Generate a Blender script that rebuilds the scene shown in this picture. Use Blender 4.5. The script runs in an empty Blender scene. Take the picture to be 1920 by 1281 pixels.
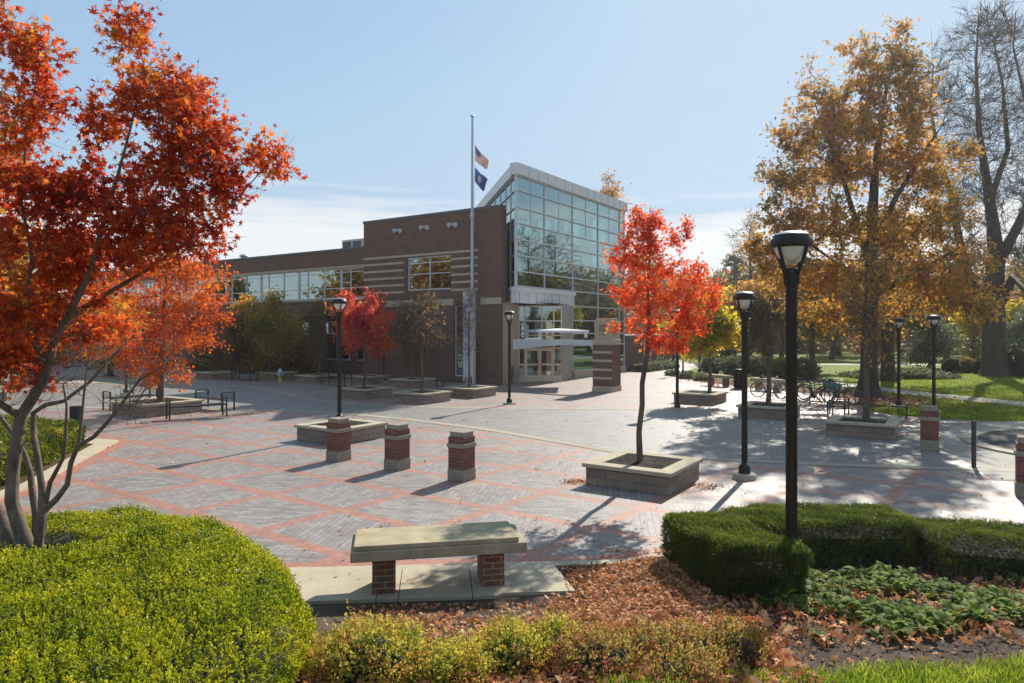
import bpy, bmesh, math, random
import numpy as np
from mathutils import Vector, Matrix
R = math.radians
S = bpy.context.scene
COL = S.collection
# ---------------------------------------------------------------- camera, sky, sun, exposure
CH, F = 3.0, 1280.0                      # eye height (m), focal length in photo pixels
cam = bpy.data.cameras.new('camera'); camo = bpy.data.objects.new('camera', cam); COL.objects.link(camo)
camo.location = (0, 0, CH); camo.rotation_euler = (R(90), 0, 0)
cam.sensor_width = 36; cam.lens = 24; cam.shift_y = -21.5/1920; cam.clip_end = 2000; cam.clip_start = .05
S.camera = camo
SUN_AZ, SUN_EL = R(29), R(36)            # azimuth right of the view axis (+Y), elevation
SUN_STRENGTH, SKY_STRENGTH, EXPOSURE = 5.0, 0.10, 0.62
S.view_settings.view_transform = 'Standard'; S.view_settings.look = 'None'
S.view_settings.exposure = EXPOSURE; S.view_settings.gamma = 1
sl = bpy.data.lights.new('sun', 'SUN'); sl.energy = SUN_STRENGTH; sl.angle = R(.53); sl.color = (1, .93, .82)
so = bpy.data.objects.new('sun', sl); COL.objects.link(so); so.location = (20, 36, 40)
sdir = Vector((math.sin(SUN_AZ)*math.cos(SUN_EL), math.cos(SUN_AZ)*math.cos(SUN_EL), math.sin(SUN_EL)))
so.rotation_euler = (-sdir).to_track_quat('-Z', 'Y').to_euler()
S.cycles.max_bounces = 8; S.cycles.transparent_max_bounces = 12
S.cycles.use_denoising = True

class NT:
    """small helper round a node tree"""
    def __init__(s, tree): s.t = tree; s.n = tree.nodes; s.l = tree.links
    def put(s, sock, v):
        if v is None: return
        if hasattr(v, 'is_output'): s.l.new(v, sock)
        elif isinstance(v, (tuple, list)) and len(v) == 3 and sock.type == 'RGBA': sock.default_value = (*v, 1)
        else: sock.default_value = v
    def nd(s, typ, ins=None, out=0, **kw):
        n = s.n.new(typ)
        for k, v in kw.items(): setattr(n, k, v)
        for k, v in (ins or {}).items(): s.put(n.inputs[k], v)
        return n.outputs[out]
    def m(s, op, a, b=None, c=None, clamp=False):
        n = s.n.new('ShaderNodeMath'); n.operation = op; n.use_clamp = clamp
        for i, v in enumerate((a, b, c)): s.put(n.inputs[i], v)
        return n.outputs[0]
    def mix(s, f, a, b, blend='MIX'):
        n = s.n.new('ShaderNodeMix'); n.data_type = 'RGBA'; n.blend_type = blend; n.clamp_factor = True
        s.put(n.inputs[0], f); s.put(n.inputs[6], a); s.put(n.inputs[7], b)
        return n.outputs[2]
    def noise(s, vec, scale, detail=3, rough=.55, out=0):
        return s.nd('ShaderNodeTexNoise', {'Vector': vec, 'Scale': scale, 'Detail': detail, 'Roughness': rough}, out)
    def ramp(s, fac, stops, interp='LINEAR'):
        n = s.n.new('ShaderNodeValToRGB'); r = n.color_ramp; r.interpolation = interp
        while len(r.elements) < len(stops): r.elements.new(.5)
        for e, (p, c) in zip(r.elements, stops):
            e.position = p; e.color = (*c, 1) if len(c) == 3 else c
        s.put(n.inputs[0], fac); return n.outputs[0]
    def vmap(s, vec, scale=(1, 1, 1), rot=0, loc=(0, 0, 0)):
        return s.nd('ShaderNodeMapping', {'Vector': vec, 'Scale': scale, 'Rotation': (0, 0, rot), 'Location': loc})

W = bpy.data.worlds.new('World'); S.world = W; W.use_nodes = True
w = NT(W.node_tree); w.n.clear()
sky = w.n.new('ShaderNodeTexSky'); sky.sky_type = 'NISHITA'; sky.sun_disc = False
sky.sun_elevation = SUN_EL; sky.sun_rotation = SUN_AZ
sky.altitude = 200; sky.air_density = 1.0; sky.dust_density = .25; sky.ozone_density = 1.2
gen = w.nd('ShaderNodeTexCoord', out=0)
sep = w.n.new('ShaderNodeSeparateXYZ'); w.l.new(gen, sep.inputs[0])
cn = w.noise(w.vmap(gen, (1.5, 1.5, 20)), 1.6, 6, .55)
cz = w.m('MULTIPLY_ADD', sep.outputs[2], -22.0, 4.15)             # thick below about 9 degrees, none above 12
cl = w.m('ADD', w.m('MULTIPLY', w.m('SUBTRACT', cn, .5), 3.2), cz, clamp=True)
cl = w.m('MULTIPLY', w.m('SMOOTH_MIN', cl, .9, .2), .92)
wisp = w.noise(w.vmap(gen, (1.5, 1.5, 5)), 1.1, 5, .55)
wz = w.m('MULTIPLY_ADD', wisp, .5, .33, clamp=True)
skc = w.mix(1, sky.outputs[0], (3.6, 4.5, 5.4), 'DARKEN')
skc = w.mix(wz, skc, (2.65, 3.9, 5.25))
skc = w.mix(cl, skc, (6.2, 6.25, 6.2))
bg = w.n.new('ShaderNodeBackground'); w.l.new(skc, bg.inputs[0]); bg.inputs[1].default_value = SKY_STRENGTH
wo = w.n.new('ShaderNodeOutputWorld'); w.l.new(bg.outputs[0], wo.inputs[0])

# ---------------------------------------------------------------- helpers
def G(px, py, z=0):                       # photo pixel on a level at height z -> world point
    Y = (CH-z)*F/(py-619); return Vector(((px-960)/F*Y, Y, z))
def AT(px, py, Y): return Vector(((px-960)/F*Y, Y, CH-(py-619)/F*Y))
U = Vector((math.sin(R(33.8)), math.cos(R(33.8)), 0)); V = Vector((-U.y, U.x, 0))   # the building's two directions
ROT = math.atan2(U.y, U.x)

def tag(o, label=None, cat=None, group=None, kind=None):
    if label: o['label'] = label
    if cat: o['category'] = cat
    if group: o['group'] = group
    if kind: o['kind'] = kind
    return o
def empty(name, loc, label, cat, rz=0, group=None):
    o = bpy.data.objects.new(name, None); COL.objects.link(o); o.location = loc; o.rotation_euler = (0, 0, rz)
    o.empty_display_size = .2
    return tag(o, label, cat, group)
def dup(root, loc, rz=None, label=None, group=None, scale=None):
    r = root.copy(); COL.objects.link(r); r.location = loc
    if rz is not None: r.rotation_euler = (0, 0, rz)
    if scale: r.scale = scale if isinstance(scale, tuple) else (scale,)*3
    if label: r['label'] = label
    if group: r['group'] = group
    for ch in list(root.children):
        c = ch.copy(); COL.objects.link(c); c.parent = r
        for g in list(ch.children):
            d = g.copy(); COL.objects.link(d); d.parent = c
    return r

class MB:
    def __init__(s, org=(0, 0, 0)): s.v = []; s.f = []; s.o = Vector(org); s.sm = []
    def add(s, vs, fs, smooth=False):
        k = len(s.v); s.v += [Vector(p)-s.o for p in vs]
        s.f += [[i+k for i in f] for f in fs]; s.sm += [smooth]*len(fs); return s
    def prism(s, pts, z0, z1):             # pts counter-clockwise; z may be per point
        n = len(pts)
        a = [(p[0], p[1], z0) for p in pts]; b = [(p[0], p[1], z1) for p in pts]
        ar = sum(pts[i][0]*pts[(i+1) % n][1]-pts[(i+1) % n][0]*pts[i][1] for i in range(n))
        fs = [[i, (i+1) % n, n+(i+1) % n, n+i] for i in range(n)]+[list(range(n))[::-1], list(range(n, 2*n))]
        if ar < 0: fs = [f[::-1] for f in fs]
        return s.add(a+b, fs)
    def box(s, x0, y0, z0, x1, y1, z1):
        return s.prism([(x0, y0), (x1, y0), (x1, y1), (x0, y1)], z0, z1)
    def bar(s, p, q, w, h, up=(0, 0, 1)):  # rectangular bar from p to q, w sideways, h along up
        p, q, up = Vector(p), Vector(q), Vector(up); d = (q-p).normalized(); sd = d.cross(up)
        if sd.length < 1e-4: sd = d.cross(Vector((1, 0, 0)))
        sd.normalize(); u2 = sd.cross(d); c = []
        for e in (p, q):
            for a, b in ((-1, -1), (1, -1), (1, 1), (-1, 1)): c.append(e+sd*a*w/2+u2*b*h/2)
        return s.add(c, [[0, 1, 2, 3], [7, 6, 5, 4], [0, 4, 5, 1], [1, 5, 6, 2], [2, 6, 7, 3], [3, 7, 4, 0]])
    def tube(s, pts, rad, n=8, caps=True):
        pts = [Vector(p) for p in pts]; m = len(pts)
        if not hasattr(rad, '__len__'): rad = [rad]*m
        vs = []; ref = None
        for i, p in enumerate(pts):
            d = (pts[min(i+1, m-1)]-pts[max(i-1, 0)])
            d = d.normalized() if d.length > 1e-9 else Vector((0, 0, 1))
            if ref is None: ref = d.orthogonal().normalized()
            ref = (ref-d*ref.dot(d)); ref = ref.normalized() if ref.length > 1e-6 else d.orthogonal().normalized()
            b = d.cross(ref)
            for k in range(n):
                a = 2*math.pi*k/n; vs.append(p+(ref*math.cos(a)+b*math.sin(a))*rad[i])
        fs = [[i*n+k, i*n+(k+1) % n, (i+1)*n+(k+1) % n, (i+1)*n+k] for i in range(m-1) for k in range(n)]
        s.add(vs, fs, True)
        if caps:
            s.add(vs[:n], [list(range(n))[::-1]]); s.add(vs[-n:], [list(range(n))])
        return s
    def lathe(s, prof, n=24, c=(0, 0, 0), smooth=True):
        c = Vector(c); vs = []
        for r, z in prof:
            for k in range(n):
                a = 2*math.pi*k/n; vs.append(c+Vector((r*math.cos(a), r*math.sin(a), z)))
        fs = [[i*n+k, i*n+(k+1) % n, (i+1)*n+(k+1) % n, (i+1)*n+k] for i in range(len(prof)-1) for k in range(n)]
        s.add(vs, fs, smooth)
        for j, rev in ((0, True), (len(prof)-1, False)):
            if prof[j][0] > 1e-4:
                ids = list(range(n)); s.add(vs[j*n:(j+1)*n], [ids[::-1] if rev else ids])
        return s
    def ring(s, ho, hi, z0, z1):           # square frame, half sizes
        o = [(-ho, -ho), (ho, -ho), (ho, ho), (-ho, ho)]; i = [(-hi, -hi), (hi, -hi), (hi, hi), (-hi, hi)]
        vs = [(*p, z) for z in (z0, z1) for p in o]+[(*p, z) for z in (z0, z1) for p in i]
        fs = []
        for k in range(4):
            j = (k+1) % 4
            fs += [[k, j, 4+j, 4+k], [8+j, 8+k, 12+k, 12+j], [4+k, 4+j, 12+j, 12+k], [j, k, 8+k, 8+j]]
        return s.add(vs, fs)
    def build(s, name, mat, parent=None, bevel=0, seg=2):
        me = bpy.data.meshes.new(name); me.from_pydata([tuple(p) for p in s.v], [], s.f)
        me.polygons.foreach_set('use_smooth', s.sm)
        uv = me.uv_layers.new(name='uv'); co = [v.co for v in me.vertices]
        for p in me.polygons:
            nx, ny, nz = p.normal
            l = math.hypot(nx, ny)
            for li in p.loop_indices:
                c = co[me.loops[li].vertex_index]
                uv.data[li].uv = (c.x, c.y) if (abs(nz) > .75 or l < 1e-6) else ((c.y*nx-c.x*ny)/l, c.z)
        if mat: me.materials.append(mat)
        o = bpy.data.objects.new(name, me); COL.objects.link(o)
        if parent: o.parent = parent
        if bevel:
            b = o.modifiers.new('edges', 'BEVEL'); b.width = bevel; b.segments = seg; b.limit_method = 'ANGLE'; b.angle_limit = R(40)
        return o

def np_mesh(name, Vt, k, mat, parent=None, org=(0, 0, 0), rnd=None):
    """Vt (n,k,3): n faces of k corners each"""
    n = Vt.shape[0]; me = bpy.data.meshes.new(name)
    me.vertices.add(n*k); me.loops.add(n*k); me.polygons.add(n)
    me.vertices.foreach_set('co', (Vt.reshape(-1, 3)-np.array(org)).astype(np.float32).ravel())
    me.loops.foreach_set('vertex_index', np.arange(n*k, dtype=np.int32))
    me.polygons.foreach_set('loop_start', np.arange(0, n*k, k, dtype=np.int32))
    if rnd is not None:
        a = me.attributes.new('rnd', 'FLOAT', 'POINT'); a.data.foreach_set('value', np.repeat(rnd, k).astype(np.float32))
    me.update(calc_edges=True); me.materials.append(mat)
    o = bpy.data.objects.new(name, me); COL.objects.link(o)
    if parent: o.parent = parent
    return o

def _star():
    P = []; lob = [(-62, .62), (-18+0, .95), (0, 0)]
    ang = [200, 148, 90, 32, -20]; ln = [.6, .92, 1.0, .92, .6]
    for i, (a, l) in enumerate(zip(ang, ln)):
        P.append((l*math.cos(R(a)), l*math.sin(R(a)), -.22*l*l))
        if i < 4:
            b = (ang[i]+ang[i+1])/2; P.append((.34*math.cos(R(b)), .34*math.sin(R(b)), .04))
    P.append((.06, -.22, 0)); P.append((-.06, -.22, 0))
    P = np.array(P); P[:, 1] -= .2; return P*.55
LEAF = {'star': _star(),
        'oval': np.array([(0, -.5, 0), (.2, -.22, .06), (.25, .1, .08), (0, .5, -.08), (-.25, .1, .08), (-.2, -.22, .06)]),
        'oak': np.array([(0, -.5, 0), (.18, -.2, .05), (.1, -.08, .02), (.34, .12, .1), (.14, .2, .03), (0, .52, -.1), (-.14, .2, .03), (-.34, .12, .1), (-.1, -.08, .02), (-.18, -.2, .05)]),
        'quad': np.array([(0, -.5, 0), (.3, .0, .08), (0, .5, -.05), (-.3, .0, .08)]),
        'needle': np.array([(0, -.5, 0), (.11, .05, .03), (0, .5, -.04), (-.11, .05, .03)]),
        'blade': np.array([(-.05, 0, 0), (.05, 0, 0), (.03, .6, .12), (0, 1, .35)])}
def unit(a): return a/np.maximum(np.linalg.norm(a, axis=-1, keepdims=True), 1e-9)
def leaf_verts(rg, pts, size, shape, up=.4, aim=None, jit=.35):
    """aim: direction the leaf's long axis leans to (n,3) or None; up: how much the face looks up"""
    n = len(pts); t = LEAF[shape]
    N = unit(rg.normal(size=(n, 3))+np.array([0, 0, up*2.2]))
    T = rg.normal(size=(n, 3))*(1 if aim is None else jit)
    if aim is not None: T = T+aim
    T = unit(T-N*np.sum(T*N, 1, keepdims=True)) if aim is None else unit(T)
    if aim is not None: N = unit(N-T*np.sum(T*N, 1, keepdims=True))
    B = np.cross(T, N)
    s = size*rg.uniform(.65, 1.3, n)
    return pts[:, None, :]+s[:, None, None]*(B[:, None, :]*t[None, :, 0, None]+T[:, None, :]*t[None, :, 1, None]+N[:, None, :]*t[None, :, 2, None])
# ---------------------------------------------------------------- materials
def new_mat(name):
    m = bpy.data.materials.new(name); m.use_nodes = True; t = NT(m.node_tree); t.n.clear()
    out = t.n.new('ShaderNodeOutputMaterial'); return m, t, out
def finish(t, out, col, rough=.6, metal=0, spec=.5, bump=None, bstr=.3, bdist=.01, **kw):
    p = t.n.new('ShaderNodeBsdfPrincipled')
    t.put(p.inputs['Base Color'], col); t.put(p.inputs['Roughness'], rough); t.put(p.inputs['Metallic'], metal)
    t.put(p.inputs['Specular IOR Level'], spec)
    for k, v in kw.items(): t.put(p.inputs[k], v)
    if bump is not None:
        b = t.nd('ShaderNodeBump', {'Height': bump, 'Strength': bstr, 'Distance': bdist}); t.l.new(b, p.inputs['Normal'])
    t.l.new(p.outputs[0], out.inputs[0])
def uvn(t): return t.nd('ShaderNodeUVMap', uv_map='uv')
def plain(name, c, rough=.5, metal=0, spec=.5, var=.25, scale=6, **kw):
    m, t, o = new_mat(name); g = t.nd('ShaderNodeTexCoord', out=3)
    n = t.noise(g, scale, 5, .6); n2 = t.noise(g, scale*9, 3)
    k = t.m('MULTIPLY_ADD', n, var*1.6, 1-var*.8); k = t.m('ADD', k, t.m('MULTIPLY_ADD', n2, var*.5, -var*.25))
    c1 = t.mix(1, c, t.nd('ShaderNodeCombineColor', {0: k, 1: k, 2: k}), 'MULTIPLY')
    finish(t, o, c1, t.m('MULTIPLY_ADD', n, .25, rough-.12), metal, spec, n2, .15, .004, **kw); return m
def brick_mat(name, c1, c2, mortar, bw=.203, rh=.0677, ms=.006, rough=.85, stain=.35):
    m, t, o = new_mat(name); u = uvn(t)
    b = t.n.new('ShaderNodeTexBrick'); t.l.new(u, b.inputs['Vector'])
    for k, v in (('Color1', c1), ('Color2', c2), ('Mortar', mortar)): b.inputs[k].default_value = (*v, 1)
    b.inputs['Scale'].default_value = 1; b.inputs['Brick Width'].default_value = bw; b.inputs['Row Height'].default_value = rh
    b.inputs['Mortar Size'].default_value = ms; b.inputs['Mortar Smooth'].default_value = .2; b.inputs['Bias'].default_value = -.1
    g = t.nd('ShaderNodeTexCoord', out=3); n = t.noise(g, .8, 6, .65); n2 = t.noise(g, 30, 3)
    k = t.m('ADD', t.m('MULTIPLY_ADD', n, stain*2, 1-stain), t.m('MULTIPLY_ADD', n2, .5, -.25))
    c = t.mix(1, b.outputs[0], t.nd('ShaderNodeCombineColor', {0: k, 1: k, 2: k}), 'MULTIPLY')
    finish(t, o, c, rough, 0, .25, t.m('ADD', t.m('MULTIPLY', b.outputs[1], -1), t.m('MULTIPLY', n2, .3)), .5, .006); return m
def leaf_mat(name, stops, transl=.45, nscale=1.2, rough=.55, boost=1.5, spec=.12):
    m, t, o = new_mat(name)
    r = t.nd('ShaderNodeAttribute', out=2, attribute_name='rnd'); g = t.nd('ShaderNodeTexCoord', out=3)
    n = t.noise(g, nscale, 2); f = t.m('ADD', t.m('MULTIPLY', r, .6), t.m('MULTIPLY_ADD', n, 1.5, -.55), clamp=True)
    c = t.ramp(f, stops)
    p = t.n.new('ShaderNodeBsdfPrincipled'); t.put(p.inputs['Base Color'], c); p.inputs['Roughness'].default_value = rough
    p.inputs['Specular IOR Level'].default_value = spec
    tr = t.n.new('ShaderNodeBsdfTranslucent')
    t.put(tr.inputs[0], t.mix(1, c, (boost, boost, boost), 'MULTIPLY'))
    mx = t.n.new('ShaderNodeMixShader'); mx.inputs[0].default_value = transl
    t.l.new(p.outputs[0], mx.inputs[1]); t.l.new(tr.outputs[0], mx.inputs[2]); t.l.new(mx.outputs[0], o.inputs[0]); return m
def bark_mat(name, c1, c2, sc=5):
    m, t, o = new_mat(name); g = t.nd('ShaderNodeTexCoord', out=3)
    n = t.noise(t.vmap(g, (1, 1, .22)), sc*2.4, 6, .7); n2 = t.noise(g, sc*.5, 3)
    c = t.ramp(t.m('ADD', t.m('MULTIPLY', n, .7), t.m('MULTIPLY', n2, .4)), [(.3, c1), (.75, c2)])
    finish(t, o, c, .85, 0, .2, n, .8, .03); return m

M = {}
M['brick'] = brick_mat('facade brick', (.168, .066, .045), (.074, .033, .026), (.20, .165, .135), ms=.010, stain=.24)
M['pier_brick'] = brick_mat('pier brick', (.215, .078, .054), (.13, .052, .04), (.17, .125, .10), ms=.008)
M['leg_brick'] = brick_mat('bench brick', (.22, .095, .058), (.15, .072, .046), (.32, .25, .18), ms=.009)
M['block'] = brick_mat('planter block', (.27, .205, .16), (.17, .125, .10), (.14, .11, .09), bw=.40, rh=.16, ms=.007, stain=.7)
M['stone'] = plain('limestone', (.44, .37, .26), .8, var=.25)
M['cap'] = plain('planter coping', (.40, .345, .25), .9, spec=.15, var=.45, scale=2.5)
M['pierstone'] = plain('weathered limestone', (.27, .235, .185), .9, spec=.15, var=.5, scale=5)
M['concrete'] = plain('concrete', (.41, .36, .265), .9, spec=.15, var=.35, scale=2)
M['benchstone'] = plain('bench slab', (.36, .305, .20), .88, spec=.15, var=.75, scale=3)
M['black'] = plain('dark bronze paint', (.024, .017, .014), .5, var=.3, spec=.25)
M['iron'] = plain('black coated steel', (.02, .021, .023), .45, var=.3)
M['alu'] = plain('painted aluminium', (.60, .62, .64), .4, var=.1, metal=.15)
M['panel'] = plain('metal panel', (.66, .67, .68), .45, var=.1, metal=.1)
M['white'] = plain('cream door paint', (.58, .52, .42), .5, var=.12)
M['beige'] = plain('beige render', (.40, .33, .24), .8, var=.15)
M['grey'] = plain('grey cladding', (.30, .27, .26), .7, var=.15)
M['steel'] = plain('galvanised steel', (.42, .45, .49), .4, .4, var=.2)
M['dome'] = plain('lamp dome', (.34, .35, .37), .3, .6, var=.2)
M['coping'] = plain('dark coping metal', (.07, .08, .085), .5, var=.2)
M['dark'] = plain('dark interior', (.02, .021, .022), .9, var=.2)
M['floorin'] = plain('interior floor', (.16, .15, .14), .7, var=.2)
M['inwall'] = plain('interior wall', (.22, .22, .21), .8, var=.15)
M['rubber'] = plain('tyre rubber', (.015, .015, .016), .8)
M['chrome'] = plain('bare metal', (.45, .46, .48), .3, .9, var=.1)
M['silver'] = plain('silver bicycle paint', (.40, .45, .52), .35, .3)
M['navy'] = plain('dark bicycle paint', (.03, .035, .05), .35)
M['maroon'] = plain('maroon bicycle paint', (.10, .02, .02), .35)
M['teal'] = plain('faded green cloth', (.13, .24, .23), .85, var=.3)
M['yellow'] = plain('hydrant yellow', (.52, .36, .03), .5, var=.25)
M['hydcap'] = plain('hydrant pale blue', (.35, .48, .58), .5, var=.2)
M['ac'] = plain('rooftop unit', (.50, .52, .54), .5, var=.2)
M['bronze'] = plain('etched emblem', (.10, .085, .07), .7)
M['lampglass'] = plain('frosted lamp bowl', (.78, .77, .72), .35, var=.06, **{'Transmission Weight': .35})
M['bark'] = bark_mat('smooth grey bark', (.05, .038, .03), (.24, .19, .15), 9)
M['bark2'] = bark_mat('furrowed bark', (.025, .019, .015), (.10, .078, .06), 3)
M['bark3'] = bark_mat('thin brown bark', (.06, .04, .032), (.17, .125, .10), 8)

def ground_noise(name, stops, scale, detail=8, rough=.9, bump=.5, bd=.03, big=.15):
    m, t, o = new_mat(name); g = t.nd('ShaderNodeNewGeometry', out=0)
    n = t.noise(g, scale, detail, .7); n2 = t.noise(g, big, 4)
    c = t.ramp(t.m('ADD', t.m('MULTIPLY', n, .7), t.m('MULTIPLY_ADD', n2, .7, -.2)), stops)
    finish(t, o, c, rough, 0, .15, n, bump, bd); return m
M['mulch'] = ground_noise('bark mulch', [(.25, (.035, .026, .020)), (.5, (.095, .070, .054)), (.75, (.22, .17, .13))], 45, 8, .95, 1, .03, 2)
M['soil'] = ground_noise('planter mulch', [(.25, (.012, .009, .008)), (.5, (.04, .03, .024)), (.8, (.12, .095, .08))], 40, 8, .95, 1, .04, 2)
M['lawn'] = ground_noise('lawn turf', [(.2, (.05, .08, .010)), (.5, (.13, .18, .020)), (.7, (.20, .235, .03)), (.9, (.24, .20, .06))], 9, 10, .9, 1, .06, .25)
M['earth'] = ground_noise('far ground', [(.3, (.05, .06, .02)), (.7, (.12, .11, .05))], .5)
M['litterbed'] = ground_noise('leaf-strewn soil', [(.25, (.03, .02, .012)), (.5, (.10, .06, .03)), (.75, (.20, .12, .05))], 14, 9, .95, 1, .05, .4)
M['asphalt'] = ground_noise('asphalt', [(.3, (.045, .046, .048)), (.7, (.075, .075, .075))], 40, 6, .85, .3, .01, .3)
M['pathcon'] = ground_noise('concrete path', [(.3, (.27, .25, .21)), (.7, (.38, .355, .30))], 12, 6, .8, .2, .01, .4)
M['strip'] = ground_noise('limestone kerb band', [(.3, (.28, .245, .18)), (.7, (.40, .35, .265))], 8, 6, .75, .2, .01, .8)

def paver_tex(t, vec, ang, c1, c2, mo, bw=.2, rh=.1, ms=.0055):
    b = t.n.new('ShaderNodeTexBrick'); t.l.new(t.vmap(vec, (1, 1, 1), ang), b.inputs['Vector'])
    for k, v in (('Color1', c1), ('Color2', c2), ('Mortar', mo)): b.inputs[k].default_value = (*v, 1)
    for k, v in (('Scale', 1), ('Brick Width', bw), ('Row Height', rh), ('Mortar Size', ms), ('Mortar Smooth', .3), ('Bias', 0)): b.inputs[k].default_value = v
    return b.outputs[0], b.outputs[1]
def stain(t, g, c, a=.3):
    n = t.noise(g, .35, 7, .66); n2 = t.noise(g, 14, 4, .6)
    k = t.m('ADD', t.m('MULTIPLY_ADD', n, a*2, 1-a), t.m('MULTIPLY_ADD', n2, .44, -.22))
    return t.mix(1, c, t.nd('ShaderNodeCombineColor', {0: k, 1: k, 2: k}), 'MULTIPLY')
def plaza_mat():
    m, t, o = new_mat('plaza pavers'); g = t.nd('ShaderNodeNewGeometry', out=0)
    s = t.n.new('ShaderNodeSeparateXYZ'); t.l.new(g, s.inputs[0])
    x0, y0 = -.32, 11.43; e1 = (1.565, -1.10); e2 = (.96, 1.18); det = e1[0]*e2[1]-e1[1]*e2[0]
    X = t.m('SUBTRACT', s.outputs[0], x0); Y = t.m('SUBTRACT', s.outputs[1], y0)
    a = t.m('SUBTRACT', t.m('MULTIPLY', X, e2[1]/det), t.m('MULTIPLY', Y, e2[0]/det))
    b = t.m('SUBTRACT', t.m('MULTIPLY', Y, e1[0]/det), t.m('MULTIPLY', X, e1[1]/det))
    a = t.m('ADD', a, t.m('MULTIPLY', t.m('GREATER_THAN', a, 1.4), t.m('MULTIPLY_ADD', a, .14, .0)))
    def edge(q, L):
        fr = t.m('SUBTRACT', t.m('FRACT', t.m('ADD', q, .5)), .5)
        return t.m('MULTIPLY', t.m('ABSOLUTE', fr), L)
    da, db = edge(a, 1.86), edge(b, 1.50)
    red = t.m('MAXIMUM', t.m('LESS_THAN', da, .12), t.m('LESS_THAN', db, .12))
    par = t.m('MODULO', t.m('ABSOLUTE', t.m('ADD', t.m('ADD', t.m('FLOOR', a), t.m('FLOOR', b)), 200)), 2)
    par = t.m('GREATER_THAN', par, .5)
    g1, g2, mo = (.285, .253, .225), (.175, .153, .14), (.08, .068, .062)
    ca, ha = paver_tex(t, g, R(8), g1, g2, mo); cb, hb = paver_tex(t, g, R(98), g1, (.195, .166, .155), mo)
    cr, hr = paver_tex(t, g, R(34), (.36, .175, .12), (.27, .135, .097), (.16, .09, .07), ms=.003)
    c = t.mix(par, ca, cb); c = t.mix(red, c, cr)
    tan = t.m('MULTIPLY', t.m('SUBTRACT', t.noise(t.vmap(g, (2.2, 11, 1), R(-50)), 1.0, 1), .60, clamp=True), 5, clamp=True)
    c = t.mix(t.m('MULTIPLY', tan, t.m('MULTIPLY_ADD', red, -.55, .55)), c, (.36, .275, .20))
    c = stain(t, g, c, .36)
    h = t.m('MULTIPLY', t.m('ADD', t.m('MULTIPLY', ha, t.m('SUBTRACT', 1, par)), t.m('MULTIPLY', hb, par)), -1)
    h = t.m('ADD', h, t.m('MULTIPLY', t.noise(g, 40, 4), .5))
    finish(t, o, c, .56, 0, .5, h, .35, .006); return m
M['plaza'] = plaza_mat()
def simple_paver(name, c1, c2, mo, ang, st=.25, rough=.55, bw=.2, rh=.1, ms=.004):
    m, t, o = new_mat(name); g = t.nd('ShaderNodeNewGeometry', out=0)
    c, h = paver_tex(t, g, ang, c1, c2, mo, bw, rh, ms); c = stain(t, g, c, st)
    finish(t, o, c, rough, 0, .5, t.m('ADD', t.m('MULTIPLY', h, -1), t.m('MULTIPLY', t.noise(g, 40, 4), .5)), .35, .006); return m
M['drive'] = simple_paver('drive pavers', (.25, .235, .21), (.18, .168, .152), (.08, .074, .068), R(20), bw=.26, rh=.16, ms=.008)
M['redpaver'] = simple_paver('red border pavers', (.40, .17, .115), (.31, .13, .09), (.18, .09, .07), R(100))

def glass_mat(name, tint, refl=.3, rough=.015, lo=.5):
    m, t, o = new_mat(name)
    tr = t.n.new('ShaderNodeBsdfTransparent'); tr.inputs[0].default_value = (*tint, 1)
    gl = t.n.new('ShaderNodeBsdfGlossy'); gl.inputs[0].default_value = (.66, .86, .90, 1); gl.inputs['Roughness'].default_value = rough
    g = t.nd('ShaderNodeTexCoord', out=3)
    b = t.nd('ShaderNodeBump', {'Height': t.noise(g, .35, 2), 'Strength': .12, 'Distance': .05}); t.l.new(b, gl.inputs['Normal'])
    lw = t.nd('ShaderNodeLayerWeight', {'Blend': .35}, 1)
    f = t.m('ADD', t.m('MULTIPLY', lw, .5), refl, clamp=True)
    mx = t.n.new('ShaderNodeMixShader'); t.l.new(f, mx.inputs[0]); t.l.new(tr.outputs[0], mx.inputs[1]); t.l.new(gl.outputs[0], mx.inputs[2])
    t.l.new(mx.outputs[0], o.inputs[0]); return m
M['glass'] = glass_mat('curtain wall glass', (.25, .49, .49), .19)
M['winglass'] = glass_mat('window glass', (.20, .28, .30), .30)
# leaf colours
M['lf_maple'] = leaf_mat('japanese maple leaves', [(.0, (.15, .014, .009)), (.25, (.32, .030, .013)), (.5, (.48, .065, .016)), (.72, (.58, .13, .02)), (.9, (.60, .24, .03)), (1, (.34, .20, .03))], .5, 1.1)
M['lf_red'] = leaf_mat('red maple leaves', [(.0, (.34, .024, .012)), (.3, (.58, .06, .022)), (.65, (.70, .13, .03)), (1, (.72, .30, .045))], .55, 1.6)
M['lf_orange'] = leaf_mat('orange maple leaves', [(.0, (.26, .025, .008)), (.3, (.54, .075, .012)), (.6, (.66, .16, .016)), (1, (.66, .28, .03))], .5, .6)
M['lf_crimson'] = leaf_mat('crimson maple leaves', [(.0, (.36, .022, .03)), (.4, (.60, .055, .05)), (.7, (.62, .17, .04)), (1, (.52, .30, .05))], .5, .45)
M['lf_oak'] = leaf_mat('oak leaves', [(.0, (.12, .10, .02)), (.25, (.22, .15, .026)), (.5, (.38, .20, .034)), (.75, (.50, .225, .038)), (1, (.56, .34, .055))], .58, .5)
M['lf_yellow'] = leaf_mat('yellow green leaves', [(.0, (.16, .17, .015)), (.35, (.36, .31, .022)), (.7, (.56, .41, .03)), (.9, (.60, .33, .04)), (1, (.6, .24, .04))], .6, .5, .5, 1.7)
M['lf_olive'] = leaf_mat('olive leaves', [(.0, (.09, .07, .022)), (.4, (.17, .12, .03)), (.75, (.26, .165, .04)), (1, (.36, .21, .045))], .45, .5)
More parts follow.
